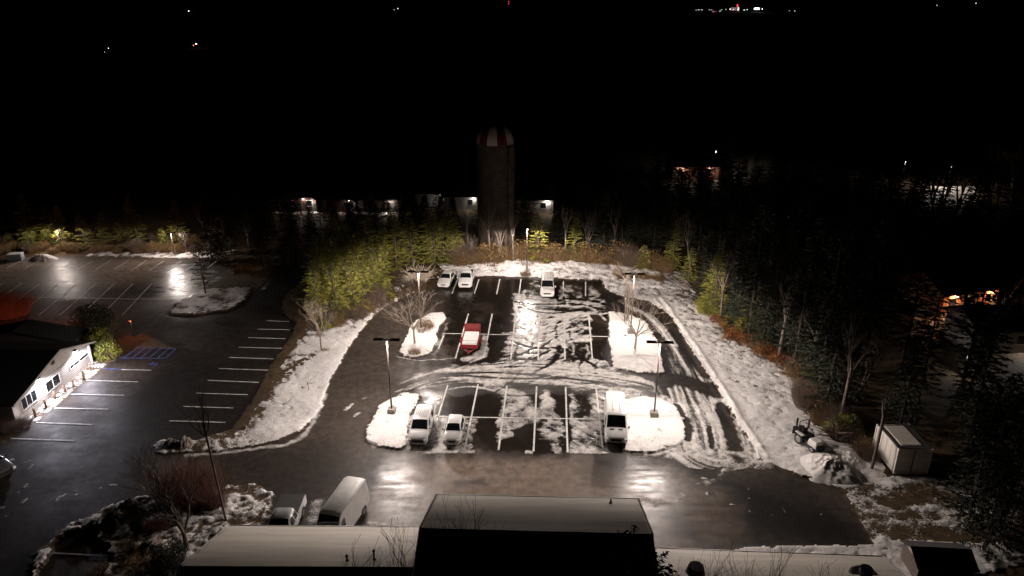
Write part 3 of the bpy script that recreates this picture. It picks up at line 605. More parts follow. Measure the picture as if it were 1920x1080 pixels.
t = vehicle('hatchback_car', 'small white hatchback parked between two painted lines right of the compact van', 'car', sp, 3, 4, M['white_paint'], (-1.2, 1.2), .3, [(-.6, .35, .06, .85), (.42, 1.1, .06, .8)], rear=(5, 6), grille=(.42, .1), bumper='white_paint')
park(t, 847, 833, 3.6)
tr = [(-2.8, .84, .78, .35, .86, .98), (-2.62, .96, .88, .3, 1.02, 1.14), (-2.1, 1.0, .92, .3, 1.18, 1.36), (-1.9, 1.0, .93, .3, 1.26, 1.44), (-1.15, 1.0, .84, .3, 1.36, 2.40), (-.9, 1.0, .84, .3, 1.36, 2.5), (2.55, 1.0, .86, .3, 1.36, 2.55), (2.8, .97, .84, .34, 1.3, 2.45)]
t = vehicle('cargo_van', 'long white high-roofed van with black bumper at the right end of the near row', 'van', tr, 3, 4, M['white_paint'], (-1.85, 1.75), .36, [(-1.6, -.7, .04, .62)], ribs=2, grille=(.5, .16), vents=True)
park(t, 1155, 834, 5.6, yaw=-.05)
ov = [(-2.6, .84, .80, .35, .8, .92), (-2.45, .93, .86, .3, .98, 1.1), (-1.85, .95, .86, .3, 1.08, 1.2), (-1.65, .95, .86, .3, 1.12, 1.28), (-.9, .95, .76, .3, 1.2, 2.02), (2.3, .95, .78, .3, 1.2, 2.06), (2.55, .93, .78, .34, 1.1, 1.95)]
t = vehicle('passenger_van', 'white van parked alone in the snow of the far row', 'van', ov, 3, 4, M['snowy_paint'], (-1.7, 1.6), .35, [(-1.3, -.5, .05, .8), (-.3, 2.0, .1, .8)], ribs=3, bumper='white_paint')
park(t, 1026, 556, 5.1)
sd = [(-2.3, .74, .7, .3, .6, .68), (-2.12, .85, .76, .24, .72, .82), (-1.1, .9, .78, .2, .86, .98), (-.95, .9, .8, .2, .88, 1.02), (-.1, .9, .62, .2, .92, 1.42), (1.0, .9, .62, .2, .92, 1.42), (1.75, .9, .76, .2, .9, 1.06), (2.15, .87, .74, .25, .86, 1.0), (2.3, .78, .7, .3, .7, .8)]
t = vehicle('sedan_car', 'white sedan at the left end of the far row beside bleached branches', 'car', sd, 3, 4, M['snowy_paint'], (-1.4, 1.4), .32, [(-.7, .42, .06, .84), (.5, 1.3, .06, .8)], rear=(5, 6), bumper='white_paint', grille=(.35, .09))
place(t, at(831, 539, .2), at(846, 513, .2), 4.6)
def pickup(label, tonneau, front_pts):
    st = [(-2.7, .82, .78, .4, .84, .96), (-2.52, .94, .86, .34, 1.0, 1.12), (-1.6, .97, .86, .32, 1.08, 1.22), (-1.45, .97, .86, .32, 1.1, 1.26), (-.75, .97, .72, .32, 1.14, 1.80), (.35, .97, .72, .32, 1.14, 1.82), (.62, .97, .8, .32, 1.1, 1.24)]
    t = vehicle('pickup_truck', label, 'pickup truck', st, 3, 4, M['white_paint'], (-1.65,), .38, [(-1.1, -.3, .05, .84), (-.18, .32, .05, .8)], bumper='white_paint', grille=(.5, .14))
    b = MB()
    for s in (-1, 1): b.box((s*.93, 1.68, .83), (.1, 2.1, .72))
    b.box((0, 2.68, .83), (1.96, .1, .72)); b.box((0, 1.62, .6), (1.76, 2.02, .1)); b.box((0, 1.66, .47), (1.5, 2.0, .16)); b.build('cargo_bed', M['white_paint'], t, .02)
    for s in (-1, 1):
        MB().bar((s*.93, 1.6, .41), (s*.992, 1.6, .41), .46, .46, 20).build('wheel_arch', M['black'], t); wheel(t, s*1.0, 1.6, .38)
    if tonneau: MB().box((0, 1.68, 1.22), (1.84, 2.06, .06)).build('bed_cover', M['cover_dark'], t, .02)
    else: MB().box((0, 1.68, .7), (1.7, 1.96, .06)).build('bed_liner', M['black'], t)
    return place(t, *front_pts, 5.4)
M['cover_dark'] = mat('dark_vinyl_cover', (.05, .045, .045), .6, var=.15, scale=2)
pickup('white pickup truck with open bed in the far row beside the sedan', False, (at(872, 541, .2), at(879, 503, .2)))
pa, pb = at(524, 971, 1.82), at(548, 931, 1.25); dd = (pa-pb).normalized(); dd.z = 0
t = pickup('white pickup truck with dark bed cover behind the low roof', True, (pa+dd*2.0, pb)); t.rotation_euler[2] -= 0
cg = [(-3.0, .84, .78, .35, .86, .98), (-2.85, .96, .88, .3, 1.02, 1.14), (-2.3, 1.0, .92, .3, 1.18, 1.36), (-2.1, 1.0, .93, .3, 1.26, 1.44), (-1.35, 1.0, .84, .3, 1.36, 2.45), (-1.1, 1.0, .84, .3, 1.36, 2.56), (2.7, 1.0, .86, .3, 1.36, 2.6), (3.0, .97, .8, .34, 1.3, 2.5)]
t = vehicle('cargo_van', 'white high-roofed cargo van with papers on its dashboard beside the covered pickup', 'van', cg, 3, 4, M['snowy_paint'], (-2.0, 1.9), .37, [(-1.8, -.95, .04, .62)], ribs=0, grille=(.5, .16), vents=True)
pa, pb = at(617, 965, 2.5), at(661, 905, 2.5); dd = (pa-pb).normalized(); dd.z = 0
place(t, pa+dd*1.55, pb, 6.0)
for i, (x, y, w, d_) in enumerate(((-.45, -1.86, .3, .16), (.1, -1.9, .22, .2), (.5, -1.88, .5, .14))):
    MB().box((x, y, 1.62), (w, d_, .02), rx=.9).build('dashboard_paper', M['cover'], t)
t = vehicle('parked_car', 'dark snow-dusted car parked at the left edge of the road', 'car', sd, 3, 4, mat('dark_grey_paint', (.09, .09, .1), .35, coat=.5), (-1.4, 1.4), .32, [(-.7, .42, .06, .84), (.5, 1.3, .06, .8)], rear=(5, 6), bumper='black')
place(t, at(12, 893, .2), at(-35, 868, .2), 4.6)

# red trailer with a white cover
t = empty('utility_trailer', label='red utility trailer with upright ramp and white covered load in the middle row', cat='trailer')
b = MB(); b.box((0, 0, .55), (1.9, 3.5, .1))
for s in (-1, 1): b.box((s*.93, 0, .78), (.08, 3.5, .4))
b.box((0, -1.72, .78), (1.9, .08, .4)); b.build('bed', M['red'], t)
for s in (-1, 1): MB().box((s*1.1, .2, .72), (.3, 1.15, .1)).box((s*1.1, -.35, .62), (.3, .08, .2)).box((s*1.1, .75, .62), (.3, .08, .2)).build('fender', M['red'], t, .02); wheel(t, s*1.2, .2, .34, .2)
MB().box((0, -.1, 1.0), (1.72, 3.1, .42), taper=.96).build('load_cover', M['cover'], t, .06)
MB().box((0, -1.2, 1.215), (1.66, .06, .02)).build('strap', M['black'], t)
b = MB(); b.box((0, 1.78, 1.25), (1.8, .03, 1.5))
for z in (.6, 1.98): b.box((0, 1.78, z), (1.9, .08, .08))
for s in (-1, 0, 1): b.box((s*.91, 1.78, 1.3), (.08, .09, 1.4))
b.build('ramp', M['red'], t)
MB().bar((-.7, -1.7, .55), (0, -3.0, .55), .05).bar((.7, -1.7, .55), (0, -3.0, .55), .05).bar((-.35, -2.3, .55), (.35, -2.3, .55), .04).bar((0, -2.9, .2), (0, -2.9, .9), .04).build('tongue', M['red'], t)
t.location = at(883, 640, .6); t.location.z = .02; t.rotation_euler = (0, 0, -ROW)

# white box container by the woods
nl_, nr_, fl_ = at(1674, 892), at(1738, 892), at(1642, 843)
t = empty('storage_container', (0, 0, 0), 0, 'white box container with dark snow-dusted roof at the edge of the woods', 'container')
u_ = (nr_-nl_).normalized(); w_ = Vector((-u_.y, u_.x, 0)); Wd, Ln, Ht = (nr_-nl_).length, (fl_-nl_).length*1.0, 2.45
t.location = nl_+u_*Wd/2+w_*Ln/2; t.rotation_euler = (0, 0, math.atan2(u_.y, u_.x))
M['cont'] = mat('white_container_panel', (.52, .48, .43), .55, var=.06, scale=1)
b = MB(); b.box((0, 0, Ht/2+.15), (Wd-.1, Ln-.1, Ht-.1)); b.build('box_body', M['cont'], t)
for s in (-1, 1):
    b = MB()
    for k in range(5): b.box((s*(Wd/2-.035), -Ln/2+.35+k*(Ln-.7)/4, Ht/2+.15), (.03, .05, Ht-.25))
    b.build('side_batten', M['trim'], t)
b = MB()
for sx in (-1, 1):
    for sy in (-1, 1): b.box((sx*(Wd/2-.03), sy*(Ln/2-.03), Ht/2+.15), (.09, .09, Ht))
for sy in (-1, 1): b.box((0, sy*(Ln/2-.03), .2), (Wd-.2, .08, .12)); b.box((0, sy*(Ln/2-.03), Ht+.08), (Wd-.2, .08, .1))
for sx in (-1, 1): b.box((sx*(Wd/2-.03), 0, Ht+.08), (.08, Ln-.2, .1))
b.build('corner_frame', M['trim'], t)
rf = MB().box((0, 0, Ht+.14), (Wd-.16, Ln-.16, .06)).build('roof', M['roof_dark'], t)
sn = MB().box((-.1, .1, Ht+.19), (Wd*.62, Ln*.8, .05), taper=.93).build('roof_snow', M['roof_snow'], rf, .02)
MB().box((-.02, -Ln/2+.02, Ht/2+.15), (.04, .05, Ht-.3)).build('door_seam', M['black'], t)

# small tractor at the edge of the woods
t = empty('utility_tractor', at(1516, 838), .35, 'small white-hooded utility machine with black seat frame by the snow heap', 'tractor')
t.location.z = .1
MB().box((-.1, -.8, .85), (.95, 1.1, .6), taper=.82).build('hood', M['snowy_paint'], t, .08)
MB().box((-.1, -1.38, .6), (.85, .1, .4)).build('grille', M['black'], t)
MB().box((0, .2, .55), (1.0, 1.6, .3)).build('chassis', M['black'], t, .03)
MB().box((.0, .45, .95), (.55, .5, .14)).box((.0, .72, 1.2), (.55, .12, .5)).build('seat', M['black'], t, .04)
MB().bar((-.5, .9, .7), (-.5, .95, 2.1), .04).bar((.5, .9, .7), (.5, .95, 2.1), .04).bar((-.5, .95, 2.1), (.5, .95, 2.1), .04).build('roll_bar', M['black'], t)
MB().bar((0, -.2, .9), (0, .05, 1.25), .03).bar((-.18, .05, 1.25), (.18, .05, 1.25), .02).build('steering_wheel', M['black'], t)
for s in (-1, 1):
    wheel(t, s*.72, .65, .5, .3); wheel(t, s*.6, -.9, .32, .2)
    MB().box((s*.58, .65, 1.05), (.34, .9, .06)).build('fender', M['snowy_paint'], t, .02)
t = empty('plough_attachment', at(1503, 818), -.3, 'dark steel implement with two uprights standing behind the small tractor', 'plough'); t.location.z = .05
MB().box((0, 0, .5), (1.7, .12, .9), rx=.25).build('blade', M['black'], t)
for s in (-1, 1): MB().box((s*.5, .35, .75), (.16, .2, 1.5), rx=-.15).build('upright', M['rubber'], t)
MB().box((0, .6, .4), (.5, .9, .2)).build('push_frame', M['black'], t)

def heap(name, px, py, r, h, seed, label, cat, m, sq=1.0, n=72):
    """a lumpy mound with a ragged foot"""
    random.seed(seed); V, F = [], []; rings = 26
    for i in range(rings+1):
        k = i/rings
        for j in range(n):
            a = 2*math.pi*j/n; x, y = math.cos(a)*k, math.sin(a)*k*sq
            rr = r*(1+.35*(float(fb(np.array([math.cos(a)*1.3+seed]), np.array([math.sin(a)*1.3]), seed)[0])-.5)*2)
            q = float(fb(np.array([x*r*1.2+seed*3.1]), np.array([y*r*1.2]), seed+4)[0])
            q2 = float(fb(np.array([x*r*3.5+seed]), np.array([y*r*3.5]), seed+9)[0]); V.append((x*rr, y*rr, h*(1-k**1.5)*(.3+.9*q+.45*q2+.5*float(fb(np.array([x*r*8+seed]), np.array([y*r*8]), seed+19)[0]))-.04*k))
    for i in range(rings):
        for j in range(n): F.append((i*n+j, (i+1)*n+j, (i+1)*n+(j+1) % n, i*n+(j+1) % n))
    o = MB().add(V, F, True).build(name, m); o.location = at(px, py)+Vector((0, 0, .03)); return tag(o, label, cat)
heap('snow_pile', 1556, 880, 2.5, .8, 5, 'rough snow heap by the asphalt edge near the white container', 'snow pile', M['snow'])
heap('snow_pile', 80, 487, 2.3, .7, 7, 'bright snow heap in the back row of the left lot beside the grey box', 'snow pile', M['snow'], .6)
heap('snow_pile', 1590, 862, 1.6, .4, 8, 'low second snow heap between the big heap and the leaning trunk', 'snow pile', M['snow'])
heap('boulder', 346, 836, .85, .8, 11, 'dark round boulder at the tip of the snowy verge', 'boulder', M['rock'])
heap('boulder', 322, 836, 1.0, .5, 12, 'flat snow-capped boulder left of the dark round one', 'boulder', M['rock'])
heap('boulder', 460, 806, .35, .35, 13, 'small boulder in the snow of the left verge', 'boulder', M['rock'])
heap('boulder', 243, 962, 1.1, 1.0, 14, 'large boulder on the lower left lawn by the road', 'boulder', M['rock'])
heap('boulder', 215, 980, 1.3, .8, 15, 'low broad boulder on the lower left lawn beside the dark bay', 'boulder', M['rock'])
heap('boulder', 285, 1035, 1.2, .7, 16, 'reddish boulder at the foot of the big bare tree', 'boulder', M['rock'])
heap('boulder', 1286, 537, .9, .5, 17, 'brown log-like boulder on the snow by the right woods', 'boulder', M['rock'], .5)
heap('boulder', 1296, 563, .5, .3, 18, 'small stone in the snow below the log-like boulder', 'boulder', M['rock'])
heap('boulder', 1172, 632, .3, .3, 19, 'small dark stone left of a lamp base on the right island', 'boulder', M['rock'])
t = empty('utility_box', at(31, 487), .2, 'pale grey box at the back of the left lot, left of the snow heap', 'utility box')
MB().box((0, 0, .5), (2.0, 1.2, 1.0), taper=.97).build('cabinet', mat('grey_box', (.25, .28, .32), .6, var=.1), t, .03); MB().box((0, 0, 1.03), (2.1, 1.3, .06)).build('lid', M['snowy_paint'], t, .02)
for i, (px, py, h) in enumerate(((580, 735, 1.0), (560, 738, .0), (990, 512, 0))):
    if h: tag(MB().bar(at(px, py), at(px, py)+Vector((-.05, 0, 1.15)), .025, n=6).box(at(px, py)+Vector((-.06, -.03, 1.0)), (.07, .02, .25)).build('marker_stake', M['black']), 'thin dark stake standing in the snow of the left verge', 'stake')

# ---------------------------------------------------------------- buildings
def onX(px, py, Xp):
    u = (px-960)/FPX; v = (py-540)/FPX; d = (u, cP-v*sP, -sP-v*cP); t = Xp/d[0]; return Vector((Xp, t*d[1], CAM_H+t*d[2]))
def slab(b, q, th=.18):
    q = [Vector(p) for p in q]; n = (q[1]-q[0]).cross(q[3]-q[0]).normalized()
    if n.z < 0: n = -n
    lo = [p-n*th for p in q]; b.add(q+lo, [(0, 1, 2, 3), (7, 6, 5, 4), (0, 4, 5, 1), (1, 5, 6, 2), (2, 6, 7, 3), (3, 7, 4, 0)]); return b
def low_building(label, eL, eR, rL, rR, wall_m, extra_near=1.0, rake=.14):
    """gable roof from its far eave corners and ridge corners; the near slope mirrors the far one"""
    eL, eR, rL, rR = map(Vector, (eL, eR, rL, rR)); cx = (eL+eR+rL+rR)/4
    t = empty('snowy_roofed_building', (cx.x, cx.y, 0), 0, label, 'building', None); o = Vector((cx.x, cx.y, 0))
    eL, eR, rL, rR = eL-o, eR-o, rL-o, rR-o; nL = rL*2-eL; nR = rR*2-eR; nL.z = eL.z; nR.z = eR.z
    rf = slab(MB(), (eL, eR, rR, rL)).build('far_roof_slope', M['roof_snow'], t)
    slab(MB(), (rL, rR, nR, nL)).build('near_roof_slope', M['roof_dark'], t)  # slope turned from the lamps, its shade put into the dark material
    b = MB(); k = .93
    def ins(p, q, s): return p.lerp(q, s)
    a1, a2 = ins(eL, eR, .03), ins(eR, eL, .03); b1, b2 = ins(nL, nR, .03), ins(nR, nL, .03); m1, m2 = ins(rL, rR, .03), ins(rR, rL, .03)
    a1, b1 = a1.lerp(b1, .04), b1.lerp(a1, .04); a2, b2 = a2.lerp(b2, .04), b2.lerp(a2, .04)
    for v in (a1, a2, b1, b2): v.z = eL.z-.12
    for v in (m1, m2): v.z = rL.z-.3
    g = lambda v: Vector((v.x, v.y, 0))
    b.add([g(a1), g(a2), a2, a1], [(0, 1, 2, 3)]); b.add([g(b1), g(b2), b2, b1], [(3, 2, 1, 0)])
    b.add([g(a1), g(b1), b1, m1, a1], [(0, 1, 2, 3, 4)]); b.add([g(a2), g(b2), b2, m2, a2], [(4, 3, 2, 1, 0)]); b.build('wall', wall_m, t)
    for e, r_, n_ in ((eL, rL, nL), (eR, rR, nR)):
        b = MB(); up = Vector((0, 0, .05)); s = 1 if e is eR else -1; off = Vector((s*.06, 0, 0))
        b.bar(e+off+up, r_+off+up, rake*.5, n=4); b.bar(r_+off+up, n_+off+up, rake*.5, n=4); b.build('rake_board', M['head'], t)  # shade on the fascia put into its black colour
    b = MB().bar(eL+Vector((0, .06, -.05)), eR+Vector((0, .06, -.05)), .07, n=6).build('gutter', M['trim'], t)
    d = (eR-eL); n = 4
    for i in range(n):
        p = a1.lerp(a2, (i+.5)/n); w = MB().box((p.x, p.y+.03, 1.6), (1.2, .06, 1.1)).build('window', M['glass'], t)
        MB().box((p.x, p.y+.05, 2.2), (1.4, .08, .08)).box((p.x, p.y+.05, 1.02), (1.4, .08, .08)).build('frame', M['trim'], w)
    return t
mb = low_building('tall middle building with thin snow on its far slope and black near slope', at(820, 928, 5.4), at(1195, 935.5, 5.4), at(790, 990, 7.7), at(1221, 1001, 7.7), M['wall_dark'])
lb = low_building('low wing with long pale snowy roof left of the tall middle building', at(431, 986, 3.6), at(800, 989, 3.6), at(341, 1061, 6.0), at(782, 1063, 6.0), M['wall_dark'])
rb = low_building('low wing with snowy roof right of the tall middle building', at(1222, 1028, 3.6), at(1655, 1044, 3.6), at(1235, 1112, 6.0), at(1745, 1128, 6.0), M['wall_dark'])
def roof_vent(px, py, z, h, r, label, hood=True):
    p = at(px, py, z); t = empty('roof_vent', p, 0, label, 'roof vent')
    MB().bar((0, 0, -.1), (0, 0, h), r, n=10).build('pipe', M['head'], t)
    if hood: MB().bar((0, 0, h), (0, 0, h+r*1.6), r*1.9, r*1.5, 10).build('hood', M['head'], t)
    MB().bar((0, 0, -.05), (0, 0, .05), r*2.4, r*2.0, 12).build('flashing', M['roof_dark'], t)
    return t
roof_vent(651, 1052, 5.7, .35, .055, 'short capped vent on the left low roof'); roof_vent(702, 1050, 5.65, .65, .05, 'tall thin capped vent on the left low roof beside the saplings')
roof_vent(1145, 943, 5.8, .3, .05, 'tiny pipe near the eave of the tall middle roof', False)
roof_vent(1622, 1079, 4.7, .55, .38, 'thick dark chimney pipe on the right low roof', False); roof_vent(1303, 1082, 4.9, .35, .3, 'dark conical cowl on the right low roof')
t = empty('garden_shed', at(1752, 1072), -.08, 'small dark-roofed shed beyond the right low roof', 'shed')
MB().box((0, 0, .75), (3.6, 2.4, 1.5)).build('wall', M['wall_dark'], t)
b = MB(); slab(b, [(-2.0, -1.4, 1.4), (2.0, -1.4, 1.4), (2.0, 0, 2.1), (-2.0, 0, 2.1)], .08); slab(b, [(-2.0, 0, 2.1), (2.0, 0, 2.1), (2.0, 1.4, 1.4), (-2.0, 1.4, 1.4)], .08)
b.build('roof', M['roof_dark'], t)
for s in (-1, 1): MB().add([(s*1.8, -1.2, 1.5), (s*1.8, 1.2, 1.5), (s*1.8, 0, 2.02)], [(0, 1, 2) if s > 0 else (2, 1, 0)]).build('gable', M['siding'], t)

# the office with the lit gable at the left
XW = -46.3; YN, YF, YA, ZE, ZA = 57.2, 69.9, 64.6, 2.45, 4.15
t = empty('office_building', (XW-10, 63, 0), 0, 'low office with lit pale gable wall and black roof facing the left parking bays', 'building'); O = Vector((XW-10, 63, 0))
def lo(v): return Vector(v)-O
b = MB(); b.add([lo(p) for p in ((XW, YN, 0), (XW, YF, 0), (XW, YF, ZE), (XW, YA, ZA), (XW, YN, ZE))], [(0, 1, 2, 3, 4)])
b.add([lo(p) for p in ((XW-30, YN, 0), (XW, YN, 0), (XW, YN, ZE), (XW-30, YN, ZE))], [(0, 1, 2, 3)]); b.add([lo(p) for p in ((XW-30, YF, 0), (XW, YF, 0), (XW, YF, ZE), (XW-30, YF, ZE))], [(3, 2, 1, 0)]); b.build('wall', M['siding'], t)
b = MB()
for i in range(11):
    z = .25+i*.2; b.box(lo((XW+.012, (YN+YF)/2+.5, z)), (.02, YF-YN-1.2, .035))
b.build('clapboard', M['wall_dark'], t)
def slope(y0, z0, y1, z1, name):
    slab(MB(), [lo(p) for p in ((XW+.55, y0, z0), (XW+.55, y1, z1), (XW-30, y1, z1), (XW-30, y0, z0))], .12).build(name, M['roof_dark'], t)
    MB().bar(lo((XW+.57, y0, z0-.1)), lo((XW+.57, y1, z1-.1)), .1, n=4).build('rake_board', M['trim'], t)
slope(YN-.5, ZE+.0, YA, ZA+.13, 'roof'); slope(YA, ZA+.13, YF+.5, ZE+.0, 'roof')
def wall_window(c1, c2, c3, c4, mull):
    q = [onX(x, y, XW) for x, y in (c1, c2, c3, c4)]; ya, yb = min(p.y for p in q), max(p.y for p in q); za, zb = (q[2].z+q[3].z)/2, (q[0].z+q[1].z)/2
    w = MB().box(lo((XW+.02, (ya+yb)/2, (za+zb)/2)), (.04, yb-ya, zb-za)).build('window', M['glass'], t); b = MB()
    for i in range(mull+2): b.box(lo((XW+.045, ya+(yb-ya)*i/(mull+1), (za+zb)/2)), (.06, .07, zb-za+.1))
    for z in (za, zb): b.box(lo((XW+.045, (ya+yb)/2, z)), (.055, yb-ya, .07))
    b.build('frame', M['trim'], w)
wall_window((84, 717), (109, 700), (111, 720), (88, 736), 1); wall_window((37, 746), (65, 732), (67, 754), (42, 768), 2); wall_window((130, 685), (164, 661), (165, 668), (131, 691), 1)
MB().box(lo((XW+.03, onX(97, 673, XW).y, 3.2)), (.05, .5, .45)).build('gable_vent', M['wall_dark'], t)
MB().box(lo((XW+.08, YF-.05, ZE/2)), (.16, .16, ZE)).build('corner_board', M['trim'], t)
COOL = (.88, .86, 1)
for px, py, lab in ((138, 657, 'lit wall lamp under the far part of the gable above the strip window'), (69, 709, 'lit wall lamp under the near part of the gable beside the big window')):
    p = onX(px, py, XW); w = empty('wall_lamp', (XW+.15, p.y, min(p.z, 3.0)), 0, lab, 'wall lamp', 'wall lamps on the office gable')
    MB().box((.02, 0, 0), (.26, .32, .22), taper=.85).build('housing', M['head'], w, .02); MB().box((.04, 0, -.12), (.2, .26, .03)).build('lamp_lens', glow('cool_lens', COOL, 90), w)
    spot(w, (.4, 0, -.2), 1500, COOL, 172, .12, .2, 0, -.38)
for i, (px, py) in enumerate(((171.3, 695.4), (157.4, 709), (138.5, 726.8), (122, 734.8), (103.7, 748.7), (86.7, 764), (67, 781.5))):
    t = empty('bollard', at(px, py), 0, ['wooden bollard farthest along the office wall, below the end of the strip window', 'second wooden bollard from the far corner of the office', 'third wooden bollard from the far corner of the office', 'middle wooden bollard of the office row', 'wooden bollard in front of the large office window', 'wooden bollard beside the projecting office bay', 'nearest wooden bollard by the bare bushes at the office'][i], 'bollard', 'wooden bollards along the office wall')
    MB().bar((0, 0, 0), (0, 0, .85), .11, .105, 12).build('post', M['wood'], t); MB().bar((0, 0, .85), (0, 0, .9), .115, .08, 12).build('cap', M['wood'], t)
# dark hall behind it
t = empty('dark_hall', (-55, 72.5, 0), 0, 'unlit dark building with black gabled roof behind the office', 'building')
MB().box((0, 0, 1.1), (12, 2.8, 2.2)).build('wall', M['wall_dark'], t)
b = MB(); slab(b, [(-6.5, -1.7, 2.1), (0, -1.7, 3.4), (0, 1.7, 3.4), (-6.5, 1.7, 2.1)], .1); slab(b, [(0, -1.7, 3.4), (6.5, -1.7, 2.1), (6.5, 1.7, 2.1), (0, 1.7, 3.4)], .1); b.build('roof', M['roof_dark'], t)
for s in (-1, 1): MB().add([(-6, s*1.4, 2.2), (6, s*1.4, 2.2), (0, s*1.4, 3.2)], [(0, 1, 2) if s < 0 else (2, 1, 0)]).build('gable', M['wall_dark'], t)
for i in range(3): MB().box((-4+4*i, 1.43, 1.4), (1.2, .06, 1.0)).build('window', M['glass'], t)
ORANGE = (1, .2, .06)
def wall_lamp(loc, power, col, label, size=170, pole=0, es=40, r=.02, rx=0):
    w = empty('wall_lamp' if not pole else 'yard_lamp', loc, 0, label, 'wall lamp' if not pole else 'yard lamp')
    MB().box((0, 0, .05), (.3, .3, .16), taper=.8).build('housing', M['head'], w)
    MB().box((0, 0, -.05), (.22, .22, .05)).build('lamp_lens', glow('lens_glow', col, es), w)
    if pole: MB().bar((0, .12, -loc[2]), (0, .12, .1), .06, .05, 8).build('pole', M['head'], w)
    spot(w, (0, .1 if rx else 0, -.12), power, col, size, r, .2, rx); return w
wall_lamp((-56, 74.15, 2.3), 1500, ORANGE, 'assumed orange wall lamp, unseen, on the back of the dark hall', es=3, rx=.4)  # unseen lamp, assumed as source of the orange light behind the hall
p = at(250, 632); wall_lamp((p.x, p.y, 2.2), 60, ORANGE, 'orange-lit post, shown as a small added lamp, beside the dark bush near the accessible bay', pole=1, es=3)  # added lamp stands in for a post lit orange

# silo
g = at(931, 466); t = empty('silo', g, 0, 'tall concrete silo with red and white striped dome behind the lot', 'silo'); r = 3.0; Hs = 17.2
b = MB(); n = 48
for i in range(36): b.bar((0, 0, i*Hs/36), (0, 0, (i+1)*Hs/36-.02), r, r, n, caps=False)
b.build('wall', M['silo'], t)
b = MB()
for i in range(37):
    z = i*Hs/36; b.bar((0, 0, z-.015), (0, 0, z+.015), r+.012, r+.012, n)
b.build('hoop', mat('rusty_hoop', (.075, .055, .045), .8), t)
for k, (m, nm) in enumerate(((M['siding'], 'white_dome_stripe'), (mat('red_dome_sheet', (.1, .012, .011), .5), 'red_dome_stripe'))):
    for j in range(12):
        if j % 2 != k: continue
        b = MB(); V = []
        for a in range(9):
            th = math.pi/2*a/8
            for q in range(5):
                an = 2*math.pi*(j+q/4)/12+.1; V.append((math.cos(an)*math.cos(th)*(r+.05), math.sin(an)*math.cos(th)*(r+.05), Hs+math.sin(th)*3.0))
        b.add(V, [(a*5+q, a*5+q+1, a*5+q+6, a*5+q+5) for a in range(8) for q in range(4)], True); b.build(nm, m, t)
MB().bar((0, 0, Hs+2.9), (0, 0, Hs+3.2), .3, .2, 12).build('vent_cap', M['rim'], t)
MB().box((2.2, -2.35, Hs/2), (.8, .8, Hs-.4), rz=.7).build('chute', M['silo'], t)

# far houses, each with its porch lamp
def house(px, py, w, d, h, wall_m, label, lamp=None, lamp_p=120, full='', rz=0.0, col=(1, .9, .8), roofm=None):
    g = at(px, py); t = empty('house', g, rz, label, 'house', None)
    MB().box((0, 0, h/2), (w, d, h)).build('wall', wall_m, t)
    b = MB(); e = .5; k = h+d*.28
    slab(b, [(-w/2-e, -d/2-e, h-.1), (w/2+e, -d/2-e, h-.1), (w/2+e, 0, k), (-w/2-e, 0, k)], .1); slab(b, [(-w/2-e, 0, k), (w/2+e, 0, k), (w/2+e, d/2+e, h-.1), (-w/2-e, d/2+e, h-.1)], .1)
    b.build('roof', roofm or M['roof_dark'], t)
    for s in (-1, 1): MB().add([(s*w/2, -d/2, h), (s*w/2, d/2, h), (s*w/2, 0, k-.12)], [(0, 1, 2) if s > 0 else (2, 1, 0)]).build('gable', wall_m, t)
    for i in range(max(2, int(w/3))):
        x = -w/2+(i+.5)*w/max(2, int(w/3)); wn_ = MB().box((x, -d/2-.02, h*.55), (1.0, .05, 1.1)).build('window', M['glass'], t)
        MB().box((x, -d/2-.04, h*.55+.58), (1.2, .06, .08)).box((x, -d/2-.04, h*.55-.58), (1.2, .06, .08)).build('frame', M['trim'], wn_)
    MB().box((w/2-.9, -d/2-.03, 1.0), (.95, .06, 2.0)).build('door', M['white_wall'], t)
    if lamp is not None:
        for i, x in enumerate(lamp):
            o = g+Matrix.Rotation(rz, 3, 'Z') @ Vector((x, -d/2-.35, h-.3)); wall_lamp(tuple(o), lamp_p*.28, col, 'lit porch lamp, %s, of the %s' % (('right', 'left')[i], label.split(',')[0]), es=260)
    return t
house(556, 388, 11, 7, 3.0, M['red_wall'], 'red boarded house with two porch lamps', [4.6, 2.6], 260)
house(640, 391, 8, 6, 2.8, M['red_wall'], 'dark red cottage beside the red boarded house', [2.5], 160)
house(712, 391, 8, 6, 2.8, M['wall_dark'], 'dark cottage in the gap left of the pines', [2.8], 160)
house(815, 380, 7, 6, 2.8, M['white_wall'], 'farther pale cottage left of the silo', [2.0], 40)
house(868, 386, 7, 6, 2.8, M['white_wall'], 'nearer pale cottage left of the silo', [2.4], 70)
house(999, 393, 7.6, 6, 2.9, M['white_wall'], 'white house with porch lamp just right of the silo', [2.6], 190)
house(1305, 330, 13, 8, 3.2, mat('brick_wall', (.3, .13, .09), .85, var=.2), 'brick house beyond the woods, upper right', [-4.5, 2], 500, roofm=M['roof_snow'])
house(1560, 425, 9, 6, 2.8, M['wall_dark'], 'dark farm building in the right distance', None)
house(1772, 566, 9, 7, 3.0, mat('ochre_wall', (.4, .2, .1), .85, var=.2), 'ochre house among the right trees', [3.0, -3], 700, col=(1, .42, .16), rz=.3)
house(1850, 640, 7, 6, 3.0, M['white_wall'], 'pale house at the right edge', [2.6], 900, col=(.95, .97, 1))
